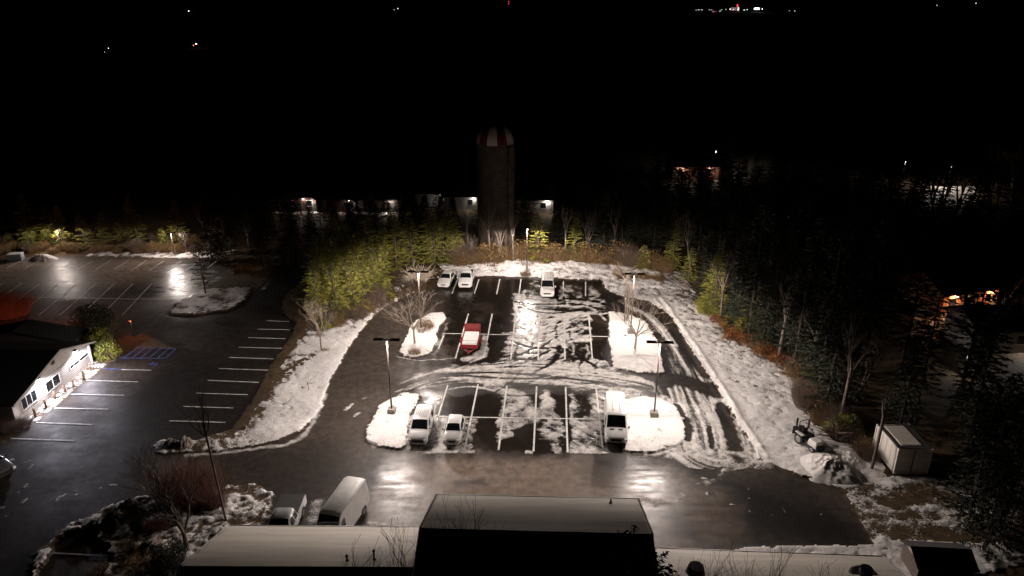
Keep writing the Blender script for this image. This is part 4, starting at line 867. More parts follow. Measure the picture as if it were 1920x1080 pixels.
for px, py, z, pw, col, lab in ((1775, 352, 5, 800, (1, .85, .72), 'assumed yard lamp over the snowy field at the upper right'), (1690, 344, 5, 300, (1, .9, .85), 'assumed yard lamp along the far road at the right'), (1340, 312, 4, 1300, (1, .9, .75), 'assumed yard lamp behind the brick house'), (1826, 572, 3, 400, (1, .6, .25), 'small orange lamp among the right trees'), (1872, 600, 3, 300, (.95, 1, 1), 'small white lamp among the right trees'), (1806, 706, 2.5, 120, (.9, .95, 1), 'low white lamp deep in the right woods'), (1556, 438, 3, 60, (.95, .95, 1), 'faint white lamp by the dark farm building')):  # lamps by field, far road and brick house are assumed, added for light
    p = at(px, py); wall_lamp((p.x, p.y, z), pw, col, lab, pole=1, es=1.5)

# lights of the far countryside
def far_light(px, py, col, s, label, r=1.2, Yd=None, mast=False, cat='lamp'):
    if py > 23.5: g = at(px, py); base = 0; Yd = g.y; p = atd(px, py, Yd)
    else: Yd = Yd or 3100; p = atd(px, py, Yd)
    t = empty('distant_lamp', (p.x, p.y, max(0, 0)), 0, label, cat)
    MB().bar((0, 0, 0), (0, 0, max(p.z, 4)), .25, .15, 6).build('pole', M['head'], t)
    V = []; bm = bmesh.new(); bmesh.ops.create_uvsphere(bm, u_segments=10, v_segments=6, radius=r); me = bpy.data.meshes.new('bulb'); bm.to_mesh(me); bm.free()
    me.materials.append(glow('bulb_glow', col, s)); o = bpy.data.objects.new('bulb', me); C.objects.link(o); o.parent = t; o.location = (0, 0, max(p.z, 4)); return t
WH = (1, .97, .95); RD = (1, .05, .08)
for a in ((354, 21, (.85, .95, 1), 7, 'white far lamp near the top left', 1.6), (508, 37, WH, 1.6, 'faint far lamp right of the top left one', 1.5), (746, 16, WH, 2.5, 'pair-like far lamp at the top centre left', 1.6), (739, 18, WH, 1.2, 'fainter lamp beside the top centre left one', 1.2),
    (205, 99, WH, 3, 'small far lamp at the left in the fields', .3), (198, 107, WH, 1.0, 'dimmer lamp below the small left field lamp', .25), (369, 90, (1, .55, .45), 14, 'pinkish far lamp in the dark fields', .45), (364, 93, (1, .2, .15), 4, 'red glow beside the pinkish far lamp', .4),
    (1190, 29, WH, 5, 'white far lamp above the right of the silo', 4), (1757, 10, WH, 1.2, 'faint far lamp at the top right', 1.5), (1830, 6, WH, 1, 'faintest far lamp at the top right corner', 2), (1517, 21, WH, 2.5, 'far lamp right of the town', 1.5),
    (1725, 29, (.2, .25, 1), .8, 'first of three faint bluish far lamps', 3), (1731, 29, (.2, .25, 1), .8, 'second of three faint bluish far lamps', 3), (1739, 29, (.2, .25, 1), .8, 'third of three faint bluish far lamps', 3)):
    far_light(*a)
t = empty('radio_mast', (atd(954, 3, 3100).x, 3100, 0), 0, 'tall mast with red beacons above the silo on the horizon', 'mast')
MB().bar((0, 0, 0), (0, 0, 78), .6, .3, 6).build('lattice', M['head'], t)
for z in (atd(954, 3, 3100).z, atd(954, 7, 3100).z):
    MB().box((0, -.6, z), (3.2, 2.4, 3.2)).build('beacon', glow('red_beacon', RD, 1.2), t)
random.seed(8); tw = [(1305, 19), (1310, 18.5), (1316, 18.5), (1313, 23), (1319, 24), (1327, 23), (1330, 18.5), (1334, 18.5), (1353, 18), (1361, 17.5), (1369, 17), (1396, 19), (1401, 18), (1429, 17), (1480, 20), (1490, 20.5), (1337, 22), (1350, 21), (1375, 18), (1395, 18.5)]
for i, (x, y) in enumerate(tw):
    p = atd(x, y, 3000); t = empty('town_lamp', (p.x, 3000, 0), 0, 'one of the small white lamps of the distant town on the horizon', 'lamp', 'lamps of the distant town')
    MB().bar((0, 0, 0), (0, 0, max(p.z, 5)), .25, .15, 5).build('pole', M['head'], t); MB().box((0, -.5, max(p.z, 5)), (2.2, 1.6, 1.8), taper=.7).build('lantern', glow('town_glow', WH, random.choice((1.2, 2.5, 5))), t)
def blk(px0, px1, py0, py1, col, s, label, nm='lit_sign', cat='lit sign'):
    a, c = atd(px0, py0, 3000), atd(px1, py1, 3000); z0, z1 = min(a.z, c.z), max(a.z, c.z); z0 = max(z0, 2); z1 = max(z1, z0+3)
    t = empty(nm, ((a.x+c.x)/2, 3000, 0), 0, label, cat); MB().box((0, .8, z1/2), (abs(c.x-a.x)+.6, 1.2, z1)).build('support', M['head'], t); MB().box((0, 0, (z0+z1)/2), (abs(c.x-a.x), .3, z1-z0), taper=.9).build('lit_face', glow('sign_glow', col, s), t)
blk(1414, 1424, 14.5, 18, (1, .95, .98), 3, 'bright white lit forecourt in the distant town'); blk(1370, 1381, 14, 19.5, (.8, .5, .55), .22, 'dim pinkish lit building in the distant town'); blk(1381.5, 1384, 8, 13, RD, 1.0, 'red lit tower sign in the distant town'); blk(1383, 1385.5, 13.5, 20, (1, 1, .85), .8, 'tall pale lit panel below the red tower sign'); blk(1335, 1344, 21, 23.5, (.8, .1, .2), .35, 'low red lit strip in the distant town')

# ---------------------------------------------------------------- trees and bushes
rg = np.random.default_rng(12)
def sprays(P0, D0, Ls, Ws, droop=0.0):
    """leaf clumps: kite-shaped faces of length Ls and width Ws from points P0 along D0"""
    n = len(P0); D = D0/np.linalg.norm(D0, axis=1, keepdims=True); up = rg.normal(size=(n, 3)); Wv = np.cross(D, up); Wv /= np.linalg.norm(Wv, axis=1, keepdims=True)
    A = P0; B_ = P0+D*Ls[:, None]*.45+Wv*Ws[:, None]*.5; C_ = P0+D*Ls[:, None]; C_[:, 2] -= droop*Ls; E_ = P0+D*Ls[:, None]*.45-Wv*Ws[:, None]*.5
    V = np.stack([A, B_, C_, E_], 1).reshape(-1, 3); return V
def spray_mesh(name, V, m, parent): return np_mesh(name, V, np.arange(len(V)).reshape(-1, 4), m, parent)
def tube(b, pts, r0, r1, n=5):
    k = len(pts)-1
    for i in range(k): b.bar(pts[i], pts[i+1], r0+(r1-r0)*i/k, r0+(r1-r0)*(i+1)/k, n, caps=False)
def conifer(name, h, r, needle, seed, LS=1.0, low=.08, gap=.42, dens=1.0, power=.85, thin=1.0):
    random.seed(seed); t = empty(name); tb = MB(); lean = [random.uniform(-.05, .05)*h for _ in range(2)]
    tube(tb, [Vector((lean[0]*k*k, lean[1]*k*k, h*k)) for k in (0, .25, .5, .75, 1)], .016*h*thin, .02)
    PP, DD = [], []; z = low*h
    while z < h*.98:
        k = z/h; R = r*((1-k)**power)*(1.0 if k > low+.06 else .8)
        nb = max(4, int((5+R*1.1)*dens)); a0 = random.random()*6.28
        for j in range(nb):
            if random.random() < .12: continue
            a = a0+6.283*j/nb+random.uniform(-.25, .25); L_ = R*random.uniform(.62, 1.12)+.12
            el = random.uniform(-.15, .12)+.25*k; dx, dy = math.cos(a), math.sin(a); base = Vector((lean[0]*k*k, lean[1]*k*k, z+random.uniform(-.12, .12)))
            tip = base+Vector((dx*L_, dy*L_, L_*el-.10*L_*L_/max(r, .5)))
            tb.bar(base, tip, .012*L_+.008, .004, 3, caps=False)
            m = max(3, int(L_/(.12*LS))); 
            for q in range(m):
                f = .18+.82*(q+.5)/m; p = base.lerp(tip, f)
                for s in (-1, 1, 0):
                    if random.random() < .15: continue
                    PP.append(p); sd = Vector((-dy, dx, 0))*s*random.uniform(.5, 1.2)
                    DD.append((dx*.8+sd.x+random.uniform(-.2, .2), dy*.8+sd.y+random.uniform(-.2, .2), random.uniform(-.35, .2)))
        z += gap*random.uniform(.8, 1.2)*(1.1-.5*k)
    PP = np.array(PP); DD = np.array(DD); n = len(PP); Ls = rg.uniform(.15, .38, n)*LS; Ws = rg.uniform(.05, .12, n)*LS
    tb.build('trunk', M['dark_bark'] if needle is M['dark_needle'] else M['bark'], t); spray_mesh('crown', sprays(PP, DD, Ls, Ws, .15), needle, t); return t
def bare(name, h, seed, m=None, spread_=.55, levels=5, clear=.28, r0=None, stems=1, twigm=None, lean=0.0, fine=1.0, low_br=0):
    random.seed(seed); t = empty(name); m = m or M['bark']; tb, cb = MB(), MB(); r0 = r0 or .012*h+.03
    def grow(p, d, L_, r, lv):
        b = tb if lv <= 1 else cb; n = 6 if lv <= 1 else (4 if lv == 2 else 3); k = 3; pts = [p]
        for i in range(k):
            d = (d+Vector((random.gauss(0, .10), random.gauss(0, .10), random.gauss(.05, .06)))).normalized(); pts.append(pts[-1]+d*L_/k)
        re = r*.62; tube(b, pts, r, max(re, .006), n)
        if lv >= levels: return
        for i in range(random.randint(2, 3) + (1 if lv > 1 and fine > 1 else 0)):
            q = random.choice(pts[1:]) if i else pts[-1]; ax = Vector((random.gauss(0, 1), random.gauss(0, 1), random.gauss(0, .3))).normalized()
            nd_ = (d+ax*spread_*random.uniform(.6, 1.3)+Vector((0, 0, .12))).normalized(); grow(q, nd_, L_*random.uniform(.62, .85), re*random.uniform(.7, .95), lv+1)
    for s in range(stems):
        d = Vector((random.gauss(lean, .05+.18*(stems > 1)), random.gauss(0, .05+.18*(stems > 1)), 1)).normalized()
        p0 = Vector((random.gauss(0, .15*(stems > 1)), random.gauss(0, .15*(stems > 1)), -.05)); p1 = p0+d*h*clear
        tube(tb, [p0, p0.lerp(p1, .5)+Vector((.02*h*random.uniform(-.3, .3), 0, 0)), p1], r0, r0*.8, 8)
        for i in range(4 if stems == 1 else 2):
            a = 6.28*i/4+random.uniform(-.5, .5); sp_ = spread_*random.uniform(.5, 1.1); grow(p1-d*h*random.uniform(0, .05), (d+Vector((math.cos(a), math.sin(a), 0))*sp_).normalized(), h*(1-clear)*.32, r0*.6, 1)
        grow(p1, d, h*(1-clear)*.36, r0*.7, 1)
    tb.build('trunk', m, t); cb.build('crown', twigm or m, t); return t
def shrub(name, w, h, m, seed, n=500, leafm=None, leaves=0, lean=.5, tw=.012):
    """a clump of many thin upright stems, with leaves if asked"""
    random.seed(seed); b = MB()
    for i in range(n):
        a = random.random()*6.28; rr = w*math.sqrt(random.random())*.7; p = Vector((math.cos(a)*rr, math.sin(a)*rr, 0)); hh = h*random.uniform(.4, 1)*(1-.35*rr/w)
        d = Vector((math.cos(a)*rr/w*lean+random.gauss(0, .18), math.sin(a)*rr/w*lean+random.gauss(0, .18), 1)); mid_ = p+d*hh*.5; tip = p+d*hh+Vector((random.gauss(0, .15*hh), random.gauss(0, .15*hh), 0))
        b.bar(p, mid_, tw, tw*.7, 3, caps=False); b.bar(mid_, tip, tw*.7, tw*.3, 3, caps=False)
        if random.random() < .6: b.bar(mid_, mid_+Vector((random.gauss(0, .3), random.gauss(0, .3), .4))*hh*.5, tw*.6, tw*.3, 3, caps=False)
    t = empty(name); b.build('stem', m, t)
    if leaves:
        PP = []
        while len(PP) < leaves:
            x, y, z = random.uniform(-1, 1), random.uniform(-1, 1), random.random()
            if x*x+y*y+z*z*.8 < 1 and math.sin(x*5+seed)+math.sin(y*5.3+z*4) > -1.1: PP.append((x*w, y*w, z*h))
        PP = np.array(PP); DD = rg.normal(size=PP.shape); nn = len(PP); spray_mesh('foliage', sprays(PP, DD, rg.uniform(.12, .3, nn), rg.uniform(.06, .16, nn)), leafm or m, t)
    return t
M['dark_bark'] = mat('dark_bark', (.045, .034, .028), .9, var=.3)  # bark of the unlit conifers, their darkness put into the colour
M['twig_lit'] = mat('grey_brown_twigs', (.22, .18, .14), .9, var=.2)  # paler twigs, lamplight on them put into the colour
protos = dict(
    con_a=conifer('conifer_tree', 9.0, 2.7, M['needle'], 1), con_b=conifer('conifer_tree', 7.0, 2.3, M['needle'], 2, low=.04), con_c=conifer('conifer_tree', 4.0, 1.5, M['needle'], 3, low=.03, gap=.3),
    dark_a=conifer('conifer_tree', 15.0, 3.0, M['dark_needle'], 4, LS=1.5, low=.08, gap=.6, dens=1.0, thin=.7), dark_b=conifer('pine_tree', 17.0, 2.8, M['dark_needle'], 5, LS=1.5, low=.2, gap=.65, dens=.95, power=.6, thin=.7), dark_c=conifer('conifer_tree', 12.0, 2.8, M['dark_needle'], 6, LS=1.5, low=.05, gap=.5, dens=1.1),
    bare_a=bare('bare_tree', 9.0, 21, levels=5, m=M['twig_lit'], fine=2, spread_=.6), bare_b=bare('bare_tree', 13.0, 22, m=M['pale_bark'], spread_=.35, clear=.45, levels=4), bare_c=bare('bare_tree', 6.0, 23, m=M['pale_bark'], spread_=.6, clear=.22, levels=5), bare_d=bare('bare_tree', 11.0, 24, m=M['pale_bark'], spread_=.4, clear=.35, levels=4, stems=2),
    shrub_brown=shrub('brown_shrub', 1.7, 2.0, M['straw'], 31, 420, M['brown_leaf'], 500), shrub_grass=shrub('tall_dry_grass', 1.3, 1.5, M['straw'], 32, 520, lean=.7), shrub_rust=shrub('rust_shrub', 1.6, 1.1, M['twig'], 33, 250, M['leaf'], 1500), shrub_green=shrub('evergreen_shrub', 1.6, 1.5, M['twig'], 34, 150, M['needle'], 2200), shrub_twig=shrub('twiggy_shrub', 1.8, 2.6, M['twig'], 35, 650), shrub_red=shrub('twiggy_shrub', 2.2, 3.2, M['red_twig'], 36, 1000))
used = set(); GN = {}
def plant(kind, px, py, s=1.0, label=None, cat=None, group=None, rz=None, sz=1.0, name=None, z=0.0, loc=None):
    p = protos[kind]
    if kind in used: o = copy_tree(p)
    else: o = p; used.add(kind)
    for k in ('label', 'category', 'group'):
        if k in o: del o[k]
    if name: o.name = name
    o.location = loc or at(px, py)+Vector((0, 0, z)); o.scale = (s, s, s*sz); o.rotation_euler = (0, 0, random.random()*6.28 if rz is None else rz)
    return tag(o, label, cat, group)
GAP = P([(1660, 560), (1920, 575), (1920, 780), (1660, 720)])
def scatter(poly, n, dmin, seed):
    random.seed(seed); p = P(poly); x0_, y0_ = p.min(0); x1_, y1_ = p.max(0); out = []; tries = 0
    while len(out) < n and tries < n*200:
        tries += 1; x, y = random.uniform(x0_, x1_), random.uniform(y0_, y1_)
        if inside(GAP, np.array([x]), np.array([y]))[0] and random.random() < .8: continue
        if inside(p, np.array([x]), np.array([y]))[0] and all((x-a)**2+(y-b)**2 > dmin*dmin for a, b in out): out.append((x, y))
    return out
KIND = dict(con='conifer', dar='dark conifer', bar='bare tree', nar='conifer')
def kind_word(k): return {'shrub_brown': 'brown shrub', 'shrub_grass': 'dry grass clump', 'shrub_rust': 'rust shrub', 'shrub_green': 'evergreen shrub', 'shrub_twig': 'twiggy shrub', 'shrub_red': 'twiggy shrub', 'dark_b': 'tall pine', 'con_c': 'small conifer'}.get(k) or KIND[k[:3]]
NTH = ['leftmost', 'second', 'third', 'fourth', 'fifth', 'sixth', 'seventh', 'eighth', 'ninth', 'tenth', 'eleventh', 'twelfth', 'thirteenth', 'fourteenth', 'fifteenth', 'sixteenth', 'seventeenth', 'eighteenth', 'nineteenth', 'twentieth']
def wood(poly, n, dmin, seed, kinds, where, group, smin=.8, smax=1.2, apart=True):
    """where: words that place the stand; each plant is told from its kind by its order from the left"""
    pts = scatter(poly, n, dmin, seed); random.seed(seed+1); by = {}
    for x, y in pts: by.setdefault(random.choice(kinds), []).append((x/(y+8), x, y))
    words = {}
    for k, L_ in by.items(): words.setdefault(kind_word(k), []).extend((q, k) for q in L_)
    for w_, L_ in words.items():
        L_.sort()
        for i, ((_, x, y), k) in enumerate(L_):
            lab = '%s %s' % (w_, where)
            if apart and len(L_) > 1: lab = ('%s of the %ss %s' if i in (0, ) else '%s from left of the %ss %s') % (NTH[i] if i < 20 else 'farthest right', w_, where)
            plant(k, 0, 0, random.uniform(smin, smax), lab, w_.split()[-1] if 'grass' not in w_ else 'dry grass', group, loc=(x, y, 0))
# bright conifers of the left bank
wood([(585, 605), (650, 600), (680, 582), (705, 568), (715, 545), (715, 528), (690, 528), (640, 550), (600, 575)], 17, 2.1, 41, ['con_a', 'con_b', 'con_b'], 'lit yellow-green on the left bank', 'lit conifers on the left bank', .85, 1.15)
wood([(585, 580), (600, 570), (700, 530), (740, 508), (850, 497), (850, 484), (740, 490), (600, 530)], 22, 2.2, 43, ['con_a', 'con_a', 'con_b', 'con_a'], 'standing dim behind the lit left bank', 'dim conifers behind the lit bank', .8, 1.1)
wood([(600, 620), (650, 620), (690, 585), (725, 566), (710, 560), (640, 590)], 8, 1.6, 45, ['shrub_brown', 'shrub_green', 'shrub_twig'], 'under the lit left bank', 'scrub under the left bank conifers', .7, 1.1)
plant('con_c', 640, 600, 1.0, 'small conifer nearest the bare tree on the left verge', 'conifer'); plant('con_c', 728, 562, .8, 'small bright conifer at the upper end of the left bank by the drive', 'conifer')
# behind the lot
for px, py, k, s, lab in ((1010, 490, 'con_b', 1.15, 'green conifer right behind the slender lamp post'), (1076, 487, 'con_b', 1.0, 'thin conifer between the silo and the tall back conifers'), (1130, 488, 'dark_c', .95, 'tall dark conifer behind the back snow bank'), (1165, 485, 'dark_c', .8, 'dark conifer right of the tallest one behind the lot'), (1205, 507, 'con_c', 1.0, 'small green spruce at the edge of the back snow bank'), (1260, 505, 'con_a', .8, 'green conifer at the corner where the right woods begin'), (1290, 528, 'con_b', .75, 'yellowish conifer leaning over the upper right snow'), (855, 488, 'con_a', .9, 'dim conifer behind the white pickup in the far row'), (800, 480, 'dark_c', .8, 'dark conifer left of the silo behind the far row'), (1225, 480, 'dark_a', .7, 'slim dark conifer behind the small spruce')):
    plant(k, px, py, s, lab, 'conifer')
for i, (px, py, k, s, lab) in enumerate(((918, 490, 'bare_b', .8, 'pale bare tree in front of the silo, left one'), (936, 492, 'bare_d', .75, 'forked bare tree in front of the silo'), (962, 492, 'bare_b', .7, 'pale bare tree right of the silo foot'), (1060, 488, 'bare_b', .75, 'thin pale trunk behind the back brush'), (1095, 486, 'bare_d', .8, 'double-stemmed bare tree behind the back brush'), (1150, 488, 'bare_b', .8, 'pale bare trunk between the dark back conifers'), (883, 490, 'bare_c', .9, 'small bare tree behind the pickup of the far row'))):
    plant(k, px, py, s, lab, 'bare tree')
wood([(850, 500), (900, 492), (1000, 488), (1100, 492), (1200, 500), (1250, 512), (1250, 500), (1150, 482), (1000, 478), (860, 488)], 34, 1.3, 47, ['shrub_brown', 'shrub_grass', 'shrub_grass', 'shrub_twig', 'shrub_brown'], 'in the brush along the lot back edge', 'brush along the back edge', 1.0, 1.7)
wood([(1150, 512), (1195, 512), (1245, 522), (1230, 530), (1150, 522)], 6, 1.0, 48, ['shrub_grass', 'shrub_brown'], 'by the upper right lot corner', 'dry grass at the upper right corner', .6, .8)
plant('shrub_grass', 985, 518, .7, 'dry grass clump at the foot of the slender lamp post', 'shrub')
# bleached fallen branches beside the sedan
def tangle(px, py, w, n, m, label, seed, h=1.2):
    random.seed(seed); b = MB(); g = at(px, py); seen = []
    for i in range(n):
        a = random.random()*6.28; p = Vector((random.gauss(0, w*.25), random.gauss(0, w*.2), random.uniform(0, h*.4))) if i < 1 else random.choice(seen)+Vector((0, 0, -.05)); d = Vector((math.cos(a), math.sin(a)*.6, random.uniform(.05, .7))); L_ = random.uniform(.8, 2.4); q = p
        for k in range(3):
            d = (d+Vector((random.gauss(0, .25), random.gauss(0, .25), random.gauss(0, .2)))).normalized(); q2 = q+d*L_/3; b.bar(q, q2, .05-.013*k, .04-.013*k, 4, caps=False)
            if k: b.bar(q, q+(d+Vector((random.gauss(0, .7), random.gauss(0, .7), .2))).normalized()*L_*.4, .018, .006, 3, caps=False)
            q = q2
            if q.length < w*.33 and q.z < h*.8: seen.append(q.copy())
        if not seen: seen.append(p)
    o = b.build('brush_pile', m); o.location = g; return tag(o, label, 'brush pile')
tangle(787, 534, 5, 150, M['bleached'], 'bleached tangle of fallen branches left of the white sedan', 3, 2.0)
tangle(768, 540, 3, 50, M['bark'], 'dark tangle of branches below the bleached one', 4)
tangle(1165, 518, 3, 36, M['bleached'], 'pale fallen limbs in the dry grass at the upper right corner', 5)
tangle(1560, 822, 3, 60, M['twig'], 'dark brush heap behind the small tractor', 6)
# island trees
plant('bare_a', 604, 660, .82, 'bare round-headed tree alone on the left verge', 'bare tree', rz=1.0)
protos['isl_a'] = bare('bare_tree', 8.5, 61, m=M['twig_lit'], spread_=.95, clear=.25, levels=5, fine=2, r0=.12); plant('isl_a', 778, 646, 1.0, 'wide bare tree on the island left of the red trailer', 'bare tree')
plant('isl_a', 1190, 657, 1.0, 'wide bare tree on the island right of the middle row', 'bare tree', rz=2.1); plant('bare_b', 1175, 604, .55, 'thin sapling behind the wide bare tree on the right island', 'bare tree')
plant('bare_b', 1171, 605, .5, 'thinner twin sapling on the right island', 'bare tree')
plant('shrub_brown', 797, 618, .75, 'brown bush at the back of the island left of the trailer', 'shrub'); plant('shrub_grass', 778, 665, .6, 'straw-coloured clump at the near tip of the island left of the trailer', 'shrub')
plant('shrub_grass', 610, 659, .35, 'grass tuft at the foot of the bare tree on the left verge', 'shrub')
# right woods
wood([(1300, 560), (1340, 560), (1420, 610), (1500, 680), (1560, 740), (1600, 800), (1560, 800), (1510, 730), (1430, 660), (1340, 600)], 38, 1.9, 51, ['dark_a', 'dark_b', 'dark_c', 'dark_b', 'con_a', 'bare_b', 'dark_a', 'bare_b', 'con_a', 'con_b'], 'on the edge of the right woods', 'trees along the edge of the right woods', .7, 1.05)
wood([(1270, 500), (1330, 540), (1500, 660), (1640, 790), (1800, 860), (2100, 900), (2300, 700), (1900, 480), (1700, 420), (1400, 400), (1200, 430), (1180, 470)], 150, 3.0, 53, ['dark_a', 'dark_b', 'dark_c', 'bare_d', 'dark_b'], 'standing unlit deep in the right woods', 'trees deep in the right woods', .75, 1.15, apart=False)
wood([(1310, 570), (1380, 610), (1400, 640), (1340, 600)], 7, 1.3, 55, ['shrub_green', 'con_c'], 'low at the foot of the right woods', 'low evergreens by the right woods', .8, 1.2)
wood([(1345, 600), (1400, 625), (1450, 660), (1480, 690), (1430, 665), (1370, 630)], 14, 1.1, 57, ['shrub_rust', 'shrub_rust', 'shrub_brown'], 'along the right snow bank', 'rust shrubs along the right bank', .7, 1.1)
wood([(1480, 680), (1530, 720), (1550, 780), (1600, 810), (1560, 815), (1520, 780), (1500, 730)], 15, 1.2, 59, ['shrub_brown', 'shrub_twig', 'shrub_green', 'shrub_grass'], 'at the lower end of the right woods', 'scrub at the lower right woods', .6, 1.0)
protos['lean'] = bare('bare_tree', 9, 71, m=M['bark'], spread_=.35, clear=.6, levels=3, lean=.0); plant('lean', 1634, 880, 1.0, 'dark trunk standing just in front of the white container', 'bare tree')
wood([(1600, 830), (1640, 850), (1640, 870), (1610, 850)], 4, 1.0, 60, ['shrub_twig', 'shrub_brown'], 'between the snow heap and the white container', 'scrub by the white container', .5, .7)
wood([(1760, 880), (1900, 900), (2000, 1080), (1860, 1070), (1800, 1000), (1850, 950)], 18, 2.2, 63, ['dark_c', 'dark_a', 'bare_d', 'shrub_twig'], 'at the lower right edge', 'trees at the lower right edge', .6, .9)
wood([(1660, 430), (1900, 440), (1900, 360), (1700, 370)], 14, 5, 64, ['bare_a', 'bare_d'], 'against the dim upper right field', 'bare trees by the upper right field', 1.0, 1.4)
# middle distance
wood([(400, 505), (560, 505), (760, 490), (860, 470), (860, 420), (700, 405), (520, 415), (380, 440)], 60, 3.4, 65, ['dark_a', 'dark_c', 'dark_c', 'bare_a'], 'in the dark belt between the two lots', 'trees in the dark belt between the lots', .5, .75, apart=False)
wood([(870, 478), (880, 420), (1200, 405), (1230, 470), (1100, 475)], 26, 3.2, 66, ['dark_a', 'dark_c', 'bare_b'], 'standing unlit around the silo', 'unlit trees around the silo', .5, .75, apart=False)
wood([(1000, 400), (1250, 395), (1500, 395), (1500, 350), (1250, 345), (1000, 365)], 34, 5, 67, ['dark_a', 'dark_c', 'bare_a'], 'far off, unlit, before the upper right houses', 'far unlit trees', .5, .8, apart=False)
wood([(500, 400), (760, 402), (760, 395), (500, 394)], 9, 4, 68, ['bare_a', 'dark_c'], 'in front of the far cottages', 'trees before the far cottages', .3, .5)
# left lot surroundings
wood([(-60, 466), (0, 470), (200, 466), (340, 464), (400, 468), (400, 452), (200, 446), (-60, 450)], 24, 2.6, 73, ['con_b', 'con_c', 'shrub_twig', 'shrub_brown', 'con_a', 'bare_c'], 'on the bank behind the left lot', 'bank behind the left lot', .6, .95)
wood([(-60, 476), (0, 477), (400, 473), (400, 467), (-60, 468)], 22, 1.6, 74, ['shrub_twig', 'shrub_brown', 'shrub_grass'], 'low along the back of the left lot', 'brush behind the left lot', .6, .9)
plant('bare_c', 352, 474, .9, 'orange-tinged bare tree behind the narrow conifer of the left lot', 'bare tree')
protos['narrow'] = conifer('conifer_tree', 7.6, 1.5, M['dark_needle'], 81, low=.18, gap=.5, dens=.7, power=.5); plant('narrow', 386, 553, 1.0, 'narrow dark conifer on the snowy island of the left lot', 'conifer')
plant('shrub_grass', 455, 503, 1.0, 'dry grass mound at the right end of the left lot', 'shrub', sz=.5); plant('shrub_grass', 478, 506, .9, 'second dry grass mound at the right end of the left lot', 'shrub', sz=.5)
plant('shrub_twig', 345, 580, .4, 'small dark bush at the near tip of the left lot island', 'shrub', sz=.5); plant('shrub_twig', 410, 560, .7, 'dark bush behind the narrow conifer on the left lot island', 'shrub', sz=.35)
plant('shrub_red', 25, 590, 1.2, 'orange-lit twiggy bush behind the dark hall', 'shrub', sz=.9)
plant('shrub_red', -15, 588, 1.3, 'orange-lit twiggy bush at the left edge behind the dark hall', 'shrub', sz=.9)
plant('shrub_green', 202, 668, .95, 'lit evergreen bush at the far corner of the office', 'shrub', sz=1.3); plant('shrub_green', 188, 655, 1.1, 'dark evergreen bush behind the corner of the office', 'shrub', sz=1.5)
protos['dome'] = shrub('dark_round_tree', 2.6, 3.4, M['twig'], 83, 300, M['dark_needle'], 5200); plant('dome', 180, 632, 1.15, 'large round black bush behind the office', 'tree')
plant('shrub_twig', 20, 805, .7, 'bare bush at the near corner of the office', 'shrub', sz=.8); plant('shrub_twig', 42, 800, .55, 'smaller bare bush next to the nearest bollard', 'shrub', sz=.8)
# lower left lawn
protos['big'] = bare('bare_tree', 8.2, 91, m=M['bark'], spread_=.7, clear=.2, levels=5, r0=.17, fine=2); plant('big', 352, 1030, 1.0, 'big dark bare tree with wide crown in front of the low roof', 'bare tree')
protos['tall'] = bare('bare_tree', 12.8, 92, m=M['pale_bark'], spread_=.5, clear=.66, levels=4, r0=.085); plant('tall', 425, 980, 1.0, 'tall slender bare tree with long clear trunk beside the lawn', 'bare tree')
plant('shrub_red', 375, 935, 1.1, 'reddish twiggy thicket behind the big bare tree', 'shrub'); plant('shrub_red', 340, 930, 1.0, 'second reddish twiggy thicket left of the first', 'shrub')
plant('bare_c', 300, 955, 1.0, 'small bare tree at the left of the reddish thicket', 'bare tree'); plant('bare_d', 318, 940, .55, 'thin forked bare tree at the edge of the lawn', 'bare tree')
plant('shrub_grass', 245, 1035, .8, 'straw-coloured ornamental bush on the lower left lawn', 'shrub', sz=.8); plant('shrub_brown', 262, 1070, .8, 'brown bush at the bottom of the lower left lawn', 'shrub', sz=.7); plant('shrub_brown', 190, 1078, .6, 'low brown bush at the bottom left by the dark bay', 'shrub', sz=.6)
plant('dome', 322, 1062, .55, 'black evergreen bush at the corner of the low roof', 'shrub'); plant('shrub_red', 405, 950, .45, 'low reddish twigs on the lawn by the tall slender tree', 'shrub'); plant('shrub_red', 300, 995, .45, 'low reddish twigs left of the big bare tree', 'shrub')
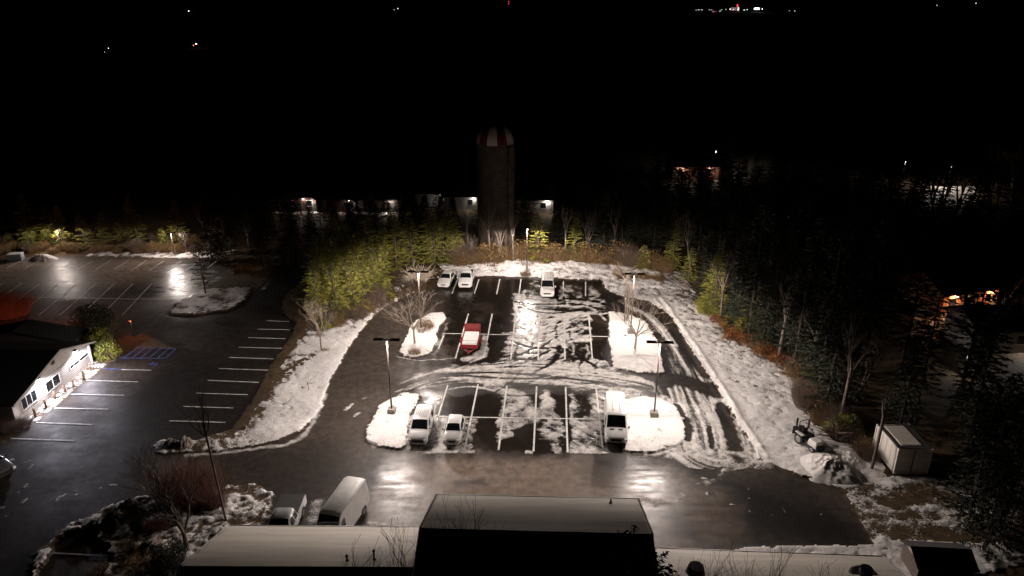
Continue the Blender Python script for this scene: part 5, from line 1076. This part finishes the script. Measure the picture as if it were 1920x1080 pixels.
# saplings between the camera and the roofs
protos['sap'] = bare('sapling', 12.5, 95, m=M['twig'], spread_=.32, clear=.5, levels=4, r0=.055); protos['sap2'] = bare('sapling', 12.0, 96, m=M['twig'], spread_=.4, clear=.55, levels=4, r0=.05)
def near(kind, px, top, Yd, label, rz, s0=12.5):
    z_ = atd(px, top, Yd).z; x_ = atd(px, top, Yd).x; plant(kind, 0, 0, z_/s0, label, 'sapling', None, rz=rz, loc=(x_, Yd, 0))
for a in (('sap', 752, 945, 28.2, 'tallest bare sapling in front of the gap between the two roofs', .5), ('sap2', 690, 985, 27.6, 'bare sapling in front of the left low roof', 1.5), ('sap2', 728, 1000, 27.9, 'short bare sapling beside the tallest one', 3), ('sap', 838, 925, 27.2, 'bare sapling at the left edge of the tall middle roof', 2.2), ('sap2', 815, 950, 27.0, 'thin bare sapling crossing the left rake of the middle roof', 4),
    ('sap2', 1360, 1015, 26.6, 'bare sapling in front of the right low roof, first from the left', .2), ('sap', 1300, 1030, 26.5, 'bare sapling close to the dark pine', 1.2), ('sap', 1442, 1012, 26.6, 'tallest bare sapling in front of the right low roof', 2.6), ('sap2', 1545, 1026, 26.6, 'bare sapling right of the tallest one at the right roof', 3.6), ('sap2', 1400, 1030, 26.4, 'low bare sapling between two taller ones at the right roof', 5), ('sap2', 1590, 1040, 26.4, 'last bare sapling before the thick chimney pipe', .9)):
    near(*a, s0=12.5 if a[0] == 'sap' else 12.0)
protos['fpine'] = conifer('pine_tree', 14.2, 2.6, M['dark_needle'], 97, low=.35, gap=.45, dens=1.2, power=.5)
pz = atd(1205, 988, 25.6); plant('fpine', 0, 0, pz.z/14.2, 'black pine top rising beside the right corner of the tall middle roof', 'pine', loc=(pz.x, 25.6, 0)); pz = atd(1255, 1040, 25.2); plant('fpine', 0, 0, pz.z/14.2, 'lower black pine top right of the first one', 'pine', loc=(pz.x, 25.2, 0))
for k, p in protos.items():
    if k not in used:
        for c_ in kids(p): bpy.data.objects.remove(c_)
        bpy.data.objects.remove(p)
